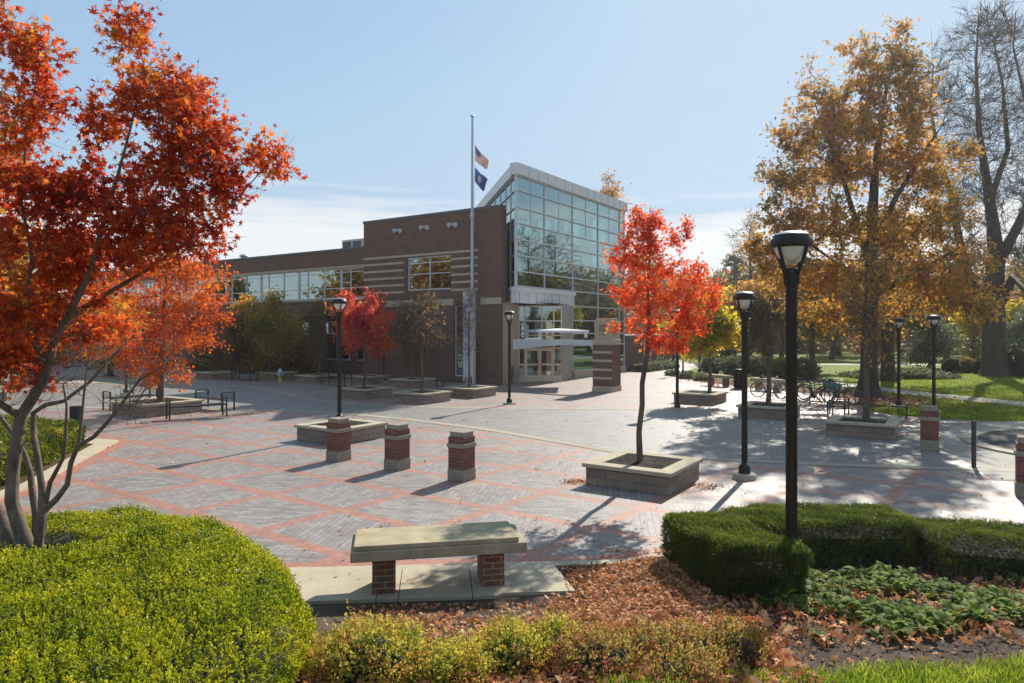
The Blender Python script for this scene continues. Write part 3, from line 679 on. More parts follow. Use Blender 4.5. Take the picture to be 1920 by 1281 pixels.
# brick pylon with the emblem
pc = Vector((4.66, 33.55, 0)); py = empty('brick_pylon', pc, 'brick pylon with limestone top and etched emblem beside the entrance doors', 'sign pillar', ROT)
h = .53
b = MB(); b.box(-h-.01, -h-.01, 0, h+.01, h+.01, .27); b.build('base', M['stone'], py, .01)
b = MB(); b.box(-h+.02, -h+.02, .27, h-.02, h-.02, 2.28); b.build('shaft', M['brick'], py)
b = MB(); b.box(-h, -h, 2.28, h, h, 2.54); b.box(-h+.08, -h+.08, 2.54, h-.08, h-.08, 3.42); b.box(-h+.13, -h+.13, 3.42, h-.13, h-.13, 3.58); b.build('head', M['stone'], py, .012)
for z in (.66, 1.07, 1.51, 1.92):
    b = MB(); b.box(-h-.005, -h+.0, z-.06, -h+.018, h, z+.06); b.build('limestone_stripe', M['stone'], py)
# small etched crest: a dome on columns over two lines, on both visible faces
b = MB()
def em(b, fn):
    for i in range(6): fn(b, -.2+i*.07, -.165+i*.07, 2.95, 3.19)
    fn(b, -.23, .20, 3.205, 3.235); fn(b, -.2, .17, 2.915, 2.94); fn(b, -.16, .13, 3.245, 3.265); fn(b, -.26, .23, 2.80, 2.83); fn(b, -.18, .15, 2.74, 2.76)
em(b, lambda b, a0, a1, z0, z1: b.box(-h+.074, a0, z0, -h+.079, a1, z1))
em(b, lambda b, a0, a1, z0, z1: b.box(a0, -h+.074, z0, a1, -h+.079, z1))
b.build('emblem', M['bronze'], py)

# flagpole with its white base panel and two flags
fx = fp(sof(889), -.45); fpole = empty('flagpole', (fx.x, fx.y, 0), 'tall grey flagpole rising from a white metal panel at the brick wall', 'flagpole')
b = MB(); c_, s_ = V.x, V.y
vp = [(-V*.36-U*.12), (V*.36-U*.12), (V*.36+U*.12), (-V*.36+U*.12)]
b.prism([(p.x, p.y) for p in vp], 0, 5.15); b.build('base_panel', M['panel'], fpole, .01)
FX = (885.5-960)/F*fx.y-fx.x; ZT = CH+(619-219)/F*fx.y
b = MB(); b.tube([(FX, 0, 5.1), (FX, 0, 9.2), (FX, 0, ZT)], [.10, .09, .05], 14); b.build('pole', M['steel'], fpole)
b = MB(); b.lathe([(.1, ZT), (.12, ZT+.03), (.1, ZT+.08), (0, ZT+.1)], 14, (FX, 0, 0)); b.build('finial', M['steel'], fpole)
b = MB(); b.lathe([(.12, 9.2), (.14, 9.25), (.14, 9.45), (.12, 9.5)], 14, (FX, 0, 0)); b.build('collar', M['steel'], fpole)
b = MB(); b.tube([(FX+.14, 0, 8.5), (FX+.14, 0, 11), (FX+.06, 0, ZT-.05)], .008, 4); b.build('halyard', M['white'], fpole)
def flag_mat(us):
    m, t, o = new_mat('flag cloth'); u = t.nd('ShaderNodeUVMap', uv_map='uv'); s = t.n.new('ShaderNodeSeparateXYZ'); t.l.new(u, s.inputs[0])
    if us:
        st = t.m('GREATER_THAN', t.m('MODULO', t.m('MULTIPLY', s.outputs[1], 13), 2), 1)
        c = t.mix(st, (.55, .02, .03), (.88, .86, .84))
        can = t.m('MULTIPLY', t.m('LESS_THAN', s.outputs[0], .42), t.m('GREATER_THAN', s.outputs[1], .46))
        vx = t.m('FRACT', t.m('MULTIPLY', s.outputs[0], 6/.42)); vy = t.m('FRACT', t.m('MULTIPLY', t.m('SUBTRACT', s.outputs[1], .46), 5/.54))
        d = t.m('ADD', t.m('POWER', t.m('SUBTRACT', vx, .5), 2), t.m('POWER', t.m('SUBTRACT', vy, .5), 2))
        c = t.mix(can, c, t.mix(t.m('LESS_THAN', d, .06), (.02, .05, .24), (.75, .75, .75)))
    else:
        d = t.m('ADD', t.m('POWER', t.m('MULTIPLY', t.m('SUBTRACT', s.outputs[0], .42), 1.5), 2), t.m('POWER', t.m('SUBTRACT', s.outputs[1], .52), 2))
        c = t.mix(t.m('LESS_THAN', d, .045), (.11, .20, .48), (.74, .54, .18)); c = t.mix(t.m('LESS_THAN', d, .022), c, (.6, .56, .45))
    p = t.n.new('ShaderNodeBsdfPrincipled'); t.put(p.inputs[0], c); p.inputs['Roughness'].default_value = .8
    tr = t.n.new('ShaderNodeBsdfTranslucent'); t.put(tr.inputs[0], c); mx = t.n.new('ShaderNodeMixShader'); mx.inputs[0].default_value = .35
    t.l.new(p.outputs[0], mx.inputs[1]); t.l.new(tr.outputs[0], mx.inputs[2]); t.l.new(mx.outputs[0], o.inputs[0]); return m
def flag(name, label, pts, us):
    """pts: photo pixels of hoist top, hoist bottom, fly bottom, fly top"""
    q = [AT(x, y, fx.y) for x, y in pts]; nu, nv = 24, 14; vs, uvs = [], []
    for i in range(nu+1):
        for j in range(nv+1):
            a, c = i/nu, j/nv; p = (q[0]*(1-c)+q[1]*c)*(1-a)+(q[3]*(1-c)+q[2]*c)*a
            w_ = a*.22*math.sin(a*7+c*1.6)+a*.06*math.sin(a*15-c*4)
            vs.append((p.x, p.y+w_+a*.2, p.z-.18*math.sin(a*math.pi)*.5+a*.05*math.sin(c*5))); uvs.append((a, 1-c))
    o0 = Vector((q[0].x, q[0].y, q[1].z)); me = bpy.data.meshes.new(name)
    fs = [[i*(nv+1)+j, i*(nv+1)+j+1, (i+1)*(nv+1)+j+1, (i+1)*(nv+1)+j] for i in range(nu) for j in range(nv)]
    me.from_pydata([tuple(Vector(v)-o0) for v in vs], [], fs); uv = me.uv_layers.new(name='uv')
    for p in me.polygons:
        p.use_smooth = True
        for li in p.loop_indices: uv.data[li].uv = uvs[me.loops[li].vertex_index]
    me.materials.append(flag_mat(us)); o = bpy.data.objects.new(name, me); COL.objects.link(o); o.location = o0
    s = o.modifiers.new('thickness', 'SOLIDIFY'); s.thickness = .006
    tag(o, label, 'flag')
flag('striped_flag', 'red and white striped flag with blue canton flying at half mast', [(891, 272), (891, 300), (913, 313), (916.5, 299)], True)
flag('blue_flag', 'dark blue flag with gold emblem hanging below the striped flag', [(891, 313), (890, 339), (907, 355), (914, 333)], False)
# ---------------------------------------------------------------- street furniture
def make_planter(c, label, size=1.8, h=.42, rz=ROT, soil_h=None):
    r = empty('tree_planter', (c[0], c[1], 0), label, 'planter', rz, 'square block planters on the plaza')
    b = MB(); b.ring(size/2-.06, size/2-.28, 0, h-.075); b.build('wall', M['block'], r, .008)
    b = MB(); b.ring(size/2, size/2-.3, h-.075, h); b.build('coping', M['cap'], r, .012)
    b = MB(); n = 16; a = size/2-.285; vs = []
    rr = random.Random(int(c[0]*100))
    for i in range(n+1):
        for j in range(n+1):
            x, y = -a+2*a*i/n, -a+2*a*j/n; e = min(i, j, n-i, n-j) > 0
            vs.append((x, y, h-.07+(rr.uniform(-.01, .03)+.05*math.exp(-(x*x+y*y)*3) if e else 0)))
    b.add(vs, [[i*(n+1)+j, (i+1)*(n+1)+j, (i+1)*(n+1)+j+1, i*(n+1)+j+1] for i in range(n) for j in range(n)], True)
    b.build('soil', M['soil'], r); return r
PL = {}
for k, c, lab in (
        ('P1', (2.60, 13.50), 'sunlit stone planter holding the bright red maple, nearest planter behind the bench'),
        ('P2', (-4.71, 18.87), 'stone planter behind the brick piers with a lamp post rising from it'),
        ('P4', (-3.77, 28.7), 'shaded planter holding the olive brown tree in front of the brick building'),
        ('P5', (-6.6, 30.75), 'shaded planter holding the crimson tree in front of the brick building'),
        ('P6', (-1.9, 31.05), 'shaded planter holding the leafless tree by the flagpole panel'),
        ('P7', (-5.3, 36.4), 'dark planter behind the olive brown tree, close to the brick wall'),
        ('P8', (-8.2, 38.9), 'dark planter behind the crimson tree, close to the brick wall'),
        ('P9', (-11.3, 39.6), 'dark planter just to the right of the fire hydrant'),
        ('P10', (-14.6, 42.3), 'dark planter behind the fire hydrant'),
        ('P11', (-18.3, 42.3), 'dark planter left of the bench near the fire hydrant'),
        ('P12', (7.85, 28.45), 'planter holding the yellow tree beside a lamp post'),
        ('P13', (8.95, 23.75), 'planter holding a nearly bare tree in front of the bicycles'),
        ('P14', (10.1, 19.65), 'planter holding a thin trunk in front of the slatted bench and oak'),
        ('P15', (-22.5, 28.6), 'planter at the left edge behind the variegated hedge')):
    PL[k] = make_planter(c, lab)
PL['P3'] = make_planter((-12.85, 24.75), 'planter holding the orange maple between the black metal benches', 2.25, .45)

def make_lamp(loc, label, h=3.78, foot='round', rz=.5):
    r = empty('street_lamp', loc, label, 'street lamp', rz, 'dark bronze plaza lamps'); k = h-3.78
    if foot == 'round':
        b = MB(); b.lathe([(.23, -.02), (.23, .09), (.2, .11), (0, .11)], 24); b.build('footing', M['concrete'], r)
        z0 = .11
    else:
        b = MB(); b.box(-.19, -.19, 0, .19, .19, .06); b.build('footing', M['concrete'], r, .01); z0 = .06
    b = MB(); b.lathe([(.115, z0), (.115, z0+.13), (.1, z0+.15), (.075, z0+.17), (.062, z0+.2), (0, z0+.2)], 20); b.build('base', M['black'], r)
    b = MB(); pr = [.052]*2; b.tube([(0, 0, z0+.2), (0, 0, 3.2+k)], pr, 16, True)
    for i in range(8):
        a = i*math.pi/4; b.bar((.052*math.cos(a), .052*math.sin(a), z0+.25), (.052*math.cos(a), .052*math.sin(a), 3.2+k), .012, .012, (math.cos(a), math.sin(a), 0))
    b.build('pole', M['black'], r)
    b = MB(); b.lathe([(.055, 3.18+k), (.068, 3.2+k), (.072, 3.22+k), (.074, 3.36+k), (.06, 3.385+k), (0, 3.385+k)], 20)
    for i in range(10):
        a = i*math.pi/5; b.bar((.074*math.cos(a), .074*math.sin(a), 3.21+k), (.074*math.cos(a), .074*math.sin(a), 3.35+k), .014, .012, (math.cos(a), math.sin(a), 0))
    b.build('collar', M['black'], r)
    for i in range(4):
        a = i*math.pi/2; d = Vector((math.cos(a), math.sin(a), 0)); b = MB()
        pts = [(.066, 3.24), (.085, 3.32), (.115, 3.40), (.150, 3.48), (.178, 3.55), (.196, 3.625)]
        for (r0, a0), (r1, a1) in zip(pts[:-1], pts[1:]):
            b.bar(d*r0+Vector((0, 0, a0+k)), d*r1+Vector((0, 0, a1+k+.004)), .022, .03, d)
        b.build('arm', M['black'], r)
    b = MB(); b.lathe([(.178, 3.605+k), (.2, 3.61+k), (.213, 3.625+k), (.213, 3.69+k), (.2, 3.70+k), (.192, 3.705+k), (.188, 3.735+k), (.178, 3.74+k), (.178, 3.605+k)], 32); hd = b.build('hood', M['black'], r)
    b = MB(); b.lathe([(.186, 3.738+k), (.16, 3.757+k), (.11, 3.773+k), (.05, 3.78+k), (0, 3.781+k)], 32); b.build('dome', M['dome'], hd)
    b = MB(); b.lathe([(.176, 3.61+k), (.165, 3.57+k), (.14, 3.52+k), (.10, 3.47+k), (.05, 3.435+k), (0, 3.425+k)], 32); b.build('lamp_bowl', M['lampglass'], r)
    return r
lamp_near = make_lamp((2.985, 7.29, zt(2.985, 7.29)), 'tallest looking black lamp post, rising inside the clipped yew hedge', h=3.84)
lamp2 = make_lamp((4.7, 13.8, 0), 'black lamp post on a round concrete footing behind the yew hedge')
make_lamp((-.108, 27.6, 0), 'black lamp post on a square footing in front of the glass entrance', foot='square')
make_lamp((-4.93, 19.5, .3), 'black lamp post rising from the stone planter behind the brick piers', h=3.62)
make_lamp((6.27, 25.9, 0), 'black lamp post half hidden by the red maple, beside the yellow tree planter', foot='square')
make_lamp((15.2, 24.6, 0), 'black lamp post on the lawn edge behind the right hand brick pier', h=3.54)
make_lamp((14.9, 26.3, 0), 'black lamp post on the lawn edge just right of the oak trunk', h=3.47)
for x, y, lab in ((12.9, 47, 'distant lamp post beyond the yellow tree, behind its trunk'), (11.6, 46.3, 'distant lamp post at the path left of the yellow tree trunk'), (15.6, 45.0, 'distant lamp post among the round grey shrubs'),
                  (-7.3, 38.9, 'dark lamp post against the brick wall behind the crimson tree'), (-14.9, 47.2, 'dark lamp post in the shade behind the yellow green tree'),
                  (-17.8, 31.5, 'dark lamp post behind the orange maple at the left'), (-24.2, 33.0, 'dark lamp post at the left edge by the street')):
    dup(lamp2, (x, y, 0), label=lab)

def make_pier(x, y, label, rz=ROT, s=1.0):
    r = empty('brick_pier', (x, y, 0), label, 'bollard', rz, 'short brick bollard piers with stone caps')
    def bx(name, hw, z0, z1, m, bv): b = MB(); b.box(-hw, -hw, z0*s, hw, hw, z1*s); b.build(name, M[m], r, bv)
    bx('base', .205, 0, .23, 'pierstone', .012); bx('shaft', .192, .23, .66, 'pier_brick', .006); bx('collar', .215, .66, .745, 'pierstone', .01)
    b = MB(); b.box(-.192, -.192, .745*s, .192, .192, .87*s); b.build('neck', M['pier_brick'], r, .006)
    bx('cap', .17, .87, .975, 'pierstone', .014); return r
for x, y, lab, s in ((-4.0, 15.75, 'brick pier in front of the left stone planter, first of the row of three', 1), (-2.48, 14.75, 'middle brick pier of the row of three on the plaza', 1),
                     (-1.01, 13.7, 'brick pier of the row of three that stands closest to the bench', 1.0), (10.46, 17.1, 'brick pier at the lawn edge in tree shade, lamp post behind it', 1.13), (9.35, 12.35, 'brick pier cut by the right edge of the photo', 1.1)):
    make_pier(x, y, lab, s=s)

def make_stone_bench(c, ang, label, L=1.96, D=.76, z=.03, detail=True, sc=1):
    r = empty('stone_bench', (c[0], c[1], z), label, 'bench', ang, 'stone benches on brick legs')
    r.scale = (sc,)*3
    b = MB(); b.box(-L/2, -D/2, .43, L/2, D/2, .545); b.build('slab', M['benchstone'], r, .012)
    b = MB(); b.box(-L/2+.035, -D/2+.03, .545, L/2-.09, D/2-.05, .60); b.build('seat', M['benchstone'], r, .01)
    for sx in (-1, 1):
        b = MB(); x = sx*.62*L/1.96; b.box(x-.13, -D/2+.19, 0, x+.13, D/2-.16, .43); b.build('leg', M['leg_brick'], r, .006)
    return r
ba = math.atan2(.37, 1.91); bc = Vector((-1.744, 7.38, 0))+Vector((math.cos(ba), math.sin(ba), 0))*.975+Vector((-math.sin(ba), math.cos(ba), 0))*.38
make_stone_bench(bc, ba, 'large stone slab bench on brick legs in the foreground, on a concrete pad', z=.045)
make_stone_bench((11.05, 36.6), R(-62), 'far stone bench under the yellow tree, left of the dark bin', L=1.7, D=.6, z=.01)
make_stone_bench((12.6, 33.6), R(-55), 'far stone bench behind the silver bicycle, right of the dark bin', L=1.7, D=.6, z=.01)

def make_metal_bench(c, ang, label, L=1.6, D=.5):
    r = empty('metal_bench', (c[0], c[1], 0), label, 'bench', ang, 'black metal benches with end frames')
    b = MB()
    for k in range(9): y = -D/2+.03+k*(D-.06)/8; b.box(-L/2, y-.02, .44, L/2, y+.02, .455)
    b.bar((-L/2, -D/2, .43), (L/2, -D/2, .43), .03, .045); b.bar((-L/2, D/2, .43), (L/2, D/2, .43), .03, .045)
    b.build('seat', M['iron'], r)
    for sx in (-1, 1):
        x = sx*(L/2+.02); b = MB(); b.bar((x, -D/2, .68), (x, D/2, .68), .04, .035); b.bar((x, -D/2, .60), (x, D/2, .60), .025, .02); b.bar((x, -D/2, .53), (x, D/2, .53), .025, .02); b.build('armrest', M['iron'], r)
        for sy in (-1, 1):
            b = MB(); b.bar((x, sy*D/2, 0), (x, sy*D/2, .665), .045, .045, (0, 1, 0)); b.build('leg', M['iron'], r)
    return r
mb = make_metal_bench((-10.75, 23.3), R(37), 'black metal bench in the sun in front of the orange maple planter', 1.75)
def mbench(c, a, lab): dup(mb, (c[0], c[1], 0), a, lab)
mbench((-11.3, 25.95), R(-36), 'black metal bench standing behind the sunlit bench, near the drive')
mbench((-14.75, 26.4), R(58), 'black metal bench on the far left side of the orange maple planter')
mbench((-15.9, 40.6), R(-34), 'black metal bench in deep shade beside the fire hydrant')
mbench((-9.4, 36.6), R(-34), 'black metal bench in deep shade left of the crimson tree')
mbench((-21.0, 27.0), R(-20), 'black metal bench at the left edge behind the near maple trunks')
mbench((-2.9, 34.2), R(-34), 'dark metal bench by the narrow window of the brick wall')
mbench((10.95, 22.9), R(60), 'black slatted bench behind the planter in front of the oak')

# fire hydrant
r = empty('fire_hydrant', (-13.45, 39.6, 0), 'yellow fire hydrant with pale blue cap in front of the building', 'hydrant')
b = MB(); b.lathe([(.15, 0), (.15, .04), (.11, .05), (.1, .12), (.1, .5), (.13, .52), (.13, .56), (0, .56)], 18); b.build('barrel', M['yellow'], r)
b = MB(); b.lathe([(.15, .56), (.15, .59), (.125, .62), (.1, .69), (.05, .74), (.03, .75), (.03, .8), (0, .8)], 18); b.build('bonnet', M['hydcap'], r)
for d in ((1, 0), (-1, 0), (0, -1)):
    b = MB(); b.tube([(d[0]*.08, d[1]*.08, .43), (d[0]*.17, d[1]*.17, .43), (d[0]*.172, d[1]*.172, .43), (d[0]*.2, d[1]*.2, .43)], [.055, .055, .07, .07], 12); b.build('nozzle_cap', M['hydcap'], r)

def make_bin(c, label, m='black', h=.82, rad=.27):
    r = empty('trash_bin', (c[0], c[1], 0), label, 'bin')
    b = MB(); b.lathe([(rad*.92, 0), (rad*.92, .05), (rad, .06), (rad, h-.1), (rad*1.04, h-.09), (rad*1.04, h-.03), (rad*.9, h), (rad*.55, h), (rad*.5, h-.05), (0, h-.05)], 24)
    for i in range(24):
        a = i*math.pi/12; b.bar((rad*math.cos(a), rad*math.sin(a), .08), (rad*math.cos(a), rad*math.sin(a), h-.12), .03, .02, (math.cos(a), math.sin(a), 0))
    b.build('body', M[m], r)
    b = MB(); b.lathe([(rad*.95, h), (rad*1.02, h+.03), (rad*.7, h+.07), (0, h+.08)], 24); b.build('lid', M[m], r); return r
make_bin((11.75, 35.1), 'dark litter bin between the two far stone benches', h=.92, rad=.33)
make_bin((.22, 38.3), 'grey bin standing by the entrance pilaster left of the doors', 'grey', .95, .2)
def make_bollard(c, label, h=.95, w=.05):
    r = empty('steel_bollard', (c[0], c[1], 0), label, 'bollard')
    b = MB(); b.box(-w, -w, 0, w, w, h); b.build('post', M['iron'], r, .006)
    b = MB(); b.box(-w-.006, -w-.006, h, w+.006, w+.006, h+.03); b.build('cap', M['iron'], r, .004)
    b = MB(); b.box(-w-.04, -w-.04, .007, w+.04, w+.04, .02); b.build('base_plate', M['iron'], r)
make_bollard((10.1, 14.93), 'slim dark steel post standing alone on the shaded paving at the right', .98, .035)
make_bollard((-13.6, 21.3), 'dark green post behind the variegated hedge', .6, .13)
r = empty('low_rail', (12.3, 23.6, 0), 'low black rail on thin posts behind the right planter', 'rail', R(0))
for p in (Vector((-.9, .9, 0)), Vector((1.0, -.6, 0))):
    b = MB(); b.tube([p, p+Vector((0, 0, .42))], .025, 8); b.build('post', M['iron'], r)
b = MB(); b.tube([(-.9, .9, .40), (1.0, -.6, .40)], .022, 8); b.build('bar', M['iron'], r)

# bicycles and rack
def make_bike(loc, rz, label, paint, lean=0, mirror=1):
    r = empty('bicycle', loc, label, 'bicycle', rz, 'bicycles parked by the rack'); r.rotation_euler = (R(lean), 0, rz)
    W_ = .33; f = MB()
    bbk, seat, head, headb, rear, frontw = Vector((-.05, 0, .28)), Vector((-.2, 0, .78)), Vector((.36, 0, .80)), Vector((.39, 0, .66)), Vector((-.48, 0, W_)), Vector((.55, 0, W_))
    for a, c, q in ((bbk, seat, .017), (seat-Vector((-.02, 0, .08)), head, .019), (bbk, headb, .021), (head, headb, .022)): f.tube([a, c], q, 8)
    for y in (-.05, .05):
        f.tube([bbk+Vector((0, y*.6, 0)), rear+Vector((0, y, 0))], .01, 6); f.tube([seat-Vector((-.02, 0, .08)), rear+Vector((0, y, 0))], .009, 6)
    f.build('frame', M[paint], r)
    f = MB()
    for y in (-.05, .05): f.tube([headb, headb+Vector((.03, y, -.06)), frontw+Vector((0, y, 0))], .012, 6)
    f.build('fork', M[paint], r)
    for c in (rear, frontw):
        n = 28; pts = [c+Vector((math.cos(2*math.pi*i/n)*W_, 0, math.sin(2*math.pi*i/n)*W_)) for i in range(n+1)]
        b = MB(); b.tube(pts, .022, 8, False); wl = b.build('wheel', M['rubber'], r)
        b = MB(); pt2 = [c+(p-c)*.93 for p in pts]; b.tube(pt2, .01, 6, False)
        for i in range(14): a = 2*math.pi*i/14; b.tube([c, c+Vector((math.cos(a), 0, math.sin(a)))*W_*.93], .0025, 3, False)
        b.tube([c-Vector((0, .05, 0)), c+Vector((0, .05, 0))], .02, 8); b.build('rim', M['chrome'], wl)
    b = MB(); b.tube([seat, seat+Vector((-.02, 0, .1))], .012, 8); s_ = seat+Vector((-.03, 0, .12))
    b.tube([s_+Vector((-.12, 0, .01)), s_+Vector((-.06, 0, .012)), s_+Vector((.05, 0, 0)), s_+Vector((.13, 0, 0))], [.06, .065, .028, .015], 10); b.build('saddle', M['rubber'], r)
    b = MB(); h = head+Vector((-.01, 0, .12)); b.tube([head, h], .013, 8)
    b.tube([h+Vector((-.08, -.29, .02)), h+Vector((0, -.2, .01)), h+Vector((.04, 0, 0)), h+Vector((0, .2, .01)), h+Vector((-.08, .29, .02))], .012, 8); b.build('handlebar', M['iron'], r)
    b = MB(); b.lathe([(.09, -.004), (.09, .004)], 18); 
    b = MB(); b.tube([bbk+Vector((0, -.06, 0)), bbk+Vector((0, -.05, 0))], .085, 18); b.tube([bbk+Vector((.12, -.09, -.11)), bbk, bbk+Vector((-.12, .09, .11))], .009, 6); b.build('crank', M['iron'], r)
    return r
make_bike((11.35, 30.2, .004), R(-42), 'silver bicycle nearest the bare planter tree', 'silver', 4)
make_bike((12.15, 29.6, .004), R(-50), 'dark bicycle partly hidden behind the near lamp post', 'navy', -5)
make_bike((12.55, 28.2, .004), R(-38), 'black bicycle in the rack beside the one with the green cover', 'navy', 5)
bk = make_bike((13.35, 28.0, .004), R(-30), 'maroon bicycle with a pale green cover over it', 'maroon', -4)
b = MB(); b.bar((-.45, -.1, .78), (.15, -.12, .66), .34, .26); b.build('cover', M['teal'], bk, .03)
make_bike((13.0, 29.3, .004), R(-46), 'dark bicycle deepest in the rack in front of the oak', 'navy', 3)
r = empty('bike_rack', (13.5, 27.2, .004), 'black bicycle rack with upright bars in front of the oak trunk', 'bike rack', R(-28))
b = MB(); b.bar((-1.5, 0, .92), (.7, 0, .92), .04, .04); b.bar((-1.5, 0, .5), (.7, 0, .5), .025, .025); b.bar((-1.5, 0, .08), (.7, 0, .08), .04, .04); b.build('rail', M['iron'], r)
for i in range(13):
    x = -1.5+i*2.2/12; b = MB(); b.tube([(x, 0, .06), (x, 0, .92)], .013, 6); b.build('bar', M['iron'], r)
for x in (-1.5, .7):
    b = MB(); b.bar((x, -.3, .03), (x, .3, .03), .05, .05); b.build('foot', M['iron'], r)
# ---------------------------------------------------------------- plants
def twigs_mesh(A, Bp, r0, r1):             # many straight three-sided twigs at once -> (n*3,4,3) quads
    d = unit(Bp-A); ref = np.where(np.abs(d[:, 2:3]) < .9, np.array([[0, 0, 1.]]), np.array([[1., 0, 0]]))
    s = unit(np.cross(d, ref)); u = np.cross(s, d); q = []
    an = [0, 2.094, 4.189]; off = [s*math.cos(a)+u*math.sin(a) for a in an]
    for k in range(3):
        a, b = off[k], off[(k+1) % 3]
        q.append(np.stack([A+a*r0, A+b*r0, Bp+b*r1, Bp+a*r1], 1))
    return np.concatenate(q, 0)
def tree(name, label, base, trunks, blobs, nt, leaf=None, bark='bark2', seed=1, tip=.006, kr=.012, seg=.5, twig=(3, .5, .004), group=None, cat='tree', nleaf=30, spread=.15, lsize=.1, shape='quad', up=.4, wig=.06, attach=.5, lstart=.45, droop=.0, sides=6, bare=None, nbare=0):
    rg = np.random.default_rng(seed); base = Vector(base)
    root = empty(name, base, label, cat, group=group)
    tb = MB(base); P = []; Rr = []
    for tr in trunks:
        tb.tube([Vector(p[:3]) for p in tr], [p[3] for p in tr], 10)
        for a, c in zip(tr[:-1], tr[1:]):
            n = max(1, int((Vector(c[:3])-Vector(a[:3])).length/.25))
            for k in range(n):
                t = k/n; P.append([a[i]*(1-t)+c[i]*t for i in range(3)]); Rr.append(a[3]*(1-t)+c[3]*t)
        P.append(list(tr[-1][:3])); Rr.append(tr[-1][3])
    P = np.array(P, float); Rr = np.array(Rr)
    zmin = base.z+ .25*(P[:, 2].max()-base.z)
    bl = np.array([b[:6] for b in blobs]); wt = np.array([(b[6] if len(b) > 6 else 1)*(b[3]*b[4]*b[5])**.62 for b in blobs]); wt /= wt.sum()
    bi = rg.choice(len(bl), nt, p=wt); d = unit(rg.normal(size=(nt, 3)))*rg.uniform(0, 1, (nt, 1))**(1/2.4)
    T = bl[bi, :3]+d*bl[bi, 3:6]
    near = np.array([np.min(np.linalg.norm(P-t, axis=1)) for t in T]); T = T[np.argsort(near)]; nl = len(T)
    if bare:
        bb_ = np.array([b[:6] for b in bare]); bi = rg.integers(0, len(bb_), nbare); d = unit(rg.normal(size=(nbare, 3)))*rg.uniform(0, 1, (nbare, 1))**.45; T = np.concatenate([T, bb_[bi, :3]+d*bb_[bi, 3:6]])
    TA, TB, LP, LD_ = [], [], [], []
    for ti, t in enumerate(T):
        lf = leaf if ti < nl else None
        hd = np.linalg.norm(P[:, :2]-t[:2], axis=1); dd = np.linalg.norm(P-t, axis=1)
        cost = dd+.8*np.abs(np.minimum(t[2]-attach*hd, 1e9)-P[:, 2])+np.where(P[:, 2] < zmin, .6, 0)
        j = int(np.argmin(cost)); p = P[j]; L = dd[j]
        if L < 1e-3: continue
        n = max(3, int(L/seg)); dirv = (t-p)/L
        ctl = p+(t-p)*.45+np.array([0, 0, -.10*L*attach*2])+rg.normal(size=3)*L*.09
        ts = np.linspace(0, 1, n+1)[:, None]
        path = (1-ts)**2*p+2*ts*(1-ts)*ctl+ts**2*t
        path[1:-1] += rg.normal(size=(n-1, 3))*wig*L/n*1.2
        r0 = min(Rr[j]*.8, tip+kr*L); rr = r0+(tip-r0)*ts[:, 0]**.8
        tb.tube(path, list(rr), sides, False)
        P = np.concatenate([P, path[1:]]); Rr = np.concatenate([Rr, rr[1:]])
        for k in range(twig[0]):
            u = rg.uniform(.3, 1); f = u*n; i = min(int(f), n-1); a = path[i]+(path[i+1]-path[i])*(f-i)
            v = unit(rg.normal(size=3)*.75+dirv*1.1+np.array([0, 0, .3-droop])); b_ = a+v*twig[1]*rg.uniform(.5, 1.2)
            TA.append(a); TB.append(b_)
            if lf:
                m = rg.poisson(nleaf/(twig[0]+1)); q = rg.uniform(.15, 1.05, (m, 1))
                LP.append(a+(b_-a)*q+rg.normal(size=(m, 3))*spread); LD_.append(np.repeat(v[None], m, 0))
        if lf:
            m = rg.poisson(nleaf/(twig[0]+1)); u = rg.uniform(lstart, 1, m)*n; i = np.minimum(u.astype(int), n-1)
            LP.append(path[i]+(path[i+1]-path[i])*(u-i)[:, None]+rg.normal(size=(m, 3))*spread); LD_.append(np.repeat(dirv[None], m, 0))
    to = tb.build('trunk', M[bark], root)
    if TA:
        np_mesh('twigs', twigs_mesh(np.array(TA), np.array(TB), twig[2], twig[2]*.45), 4, M[bark], root, base)
    if leaf:
        LP = np.concatenate(LP); LD_ = np.concatenate(LD_)
        Vt = leaf_verts(rg, LP, lsize, shape, up, LD_+np.array([0, 0, -.5]), .8)
        np_mesh('crown', Vt, Vt.shape[1], M[leaf], root, base, rg.uniform(0, 1, len(LP)))
    return root
def blob(px, py, rx, rz, Y, dep=.8, w=1):
    c = AT(px, py, Y); k = Y/F; return (c.x, c.y, c.z, rx*k, rx*k*dep, rz*k, w)
def tpx(pts, Y0):                          # limb traced as (px, py, radius, distance offset)
    return [(*AT(p[0], p[1], Y0+(p[3] if len(p) > 3 else 0)), p[2]) for p in pts]

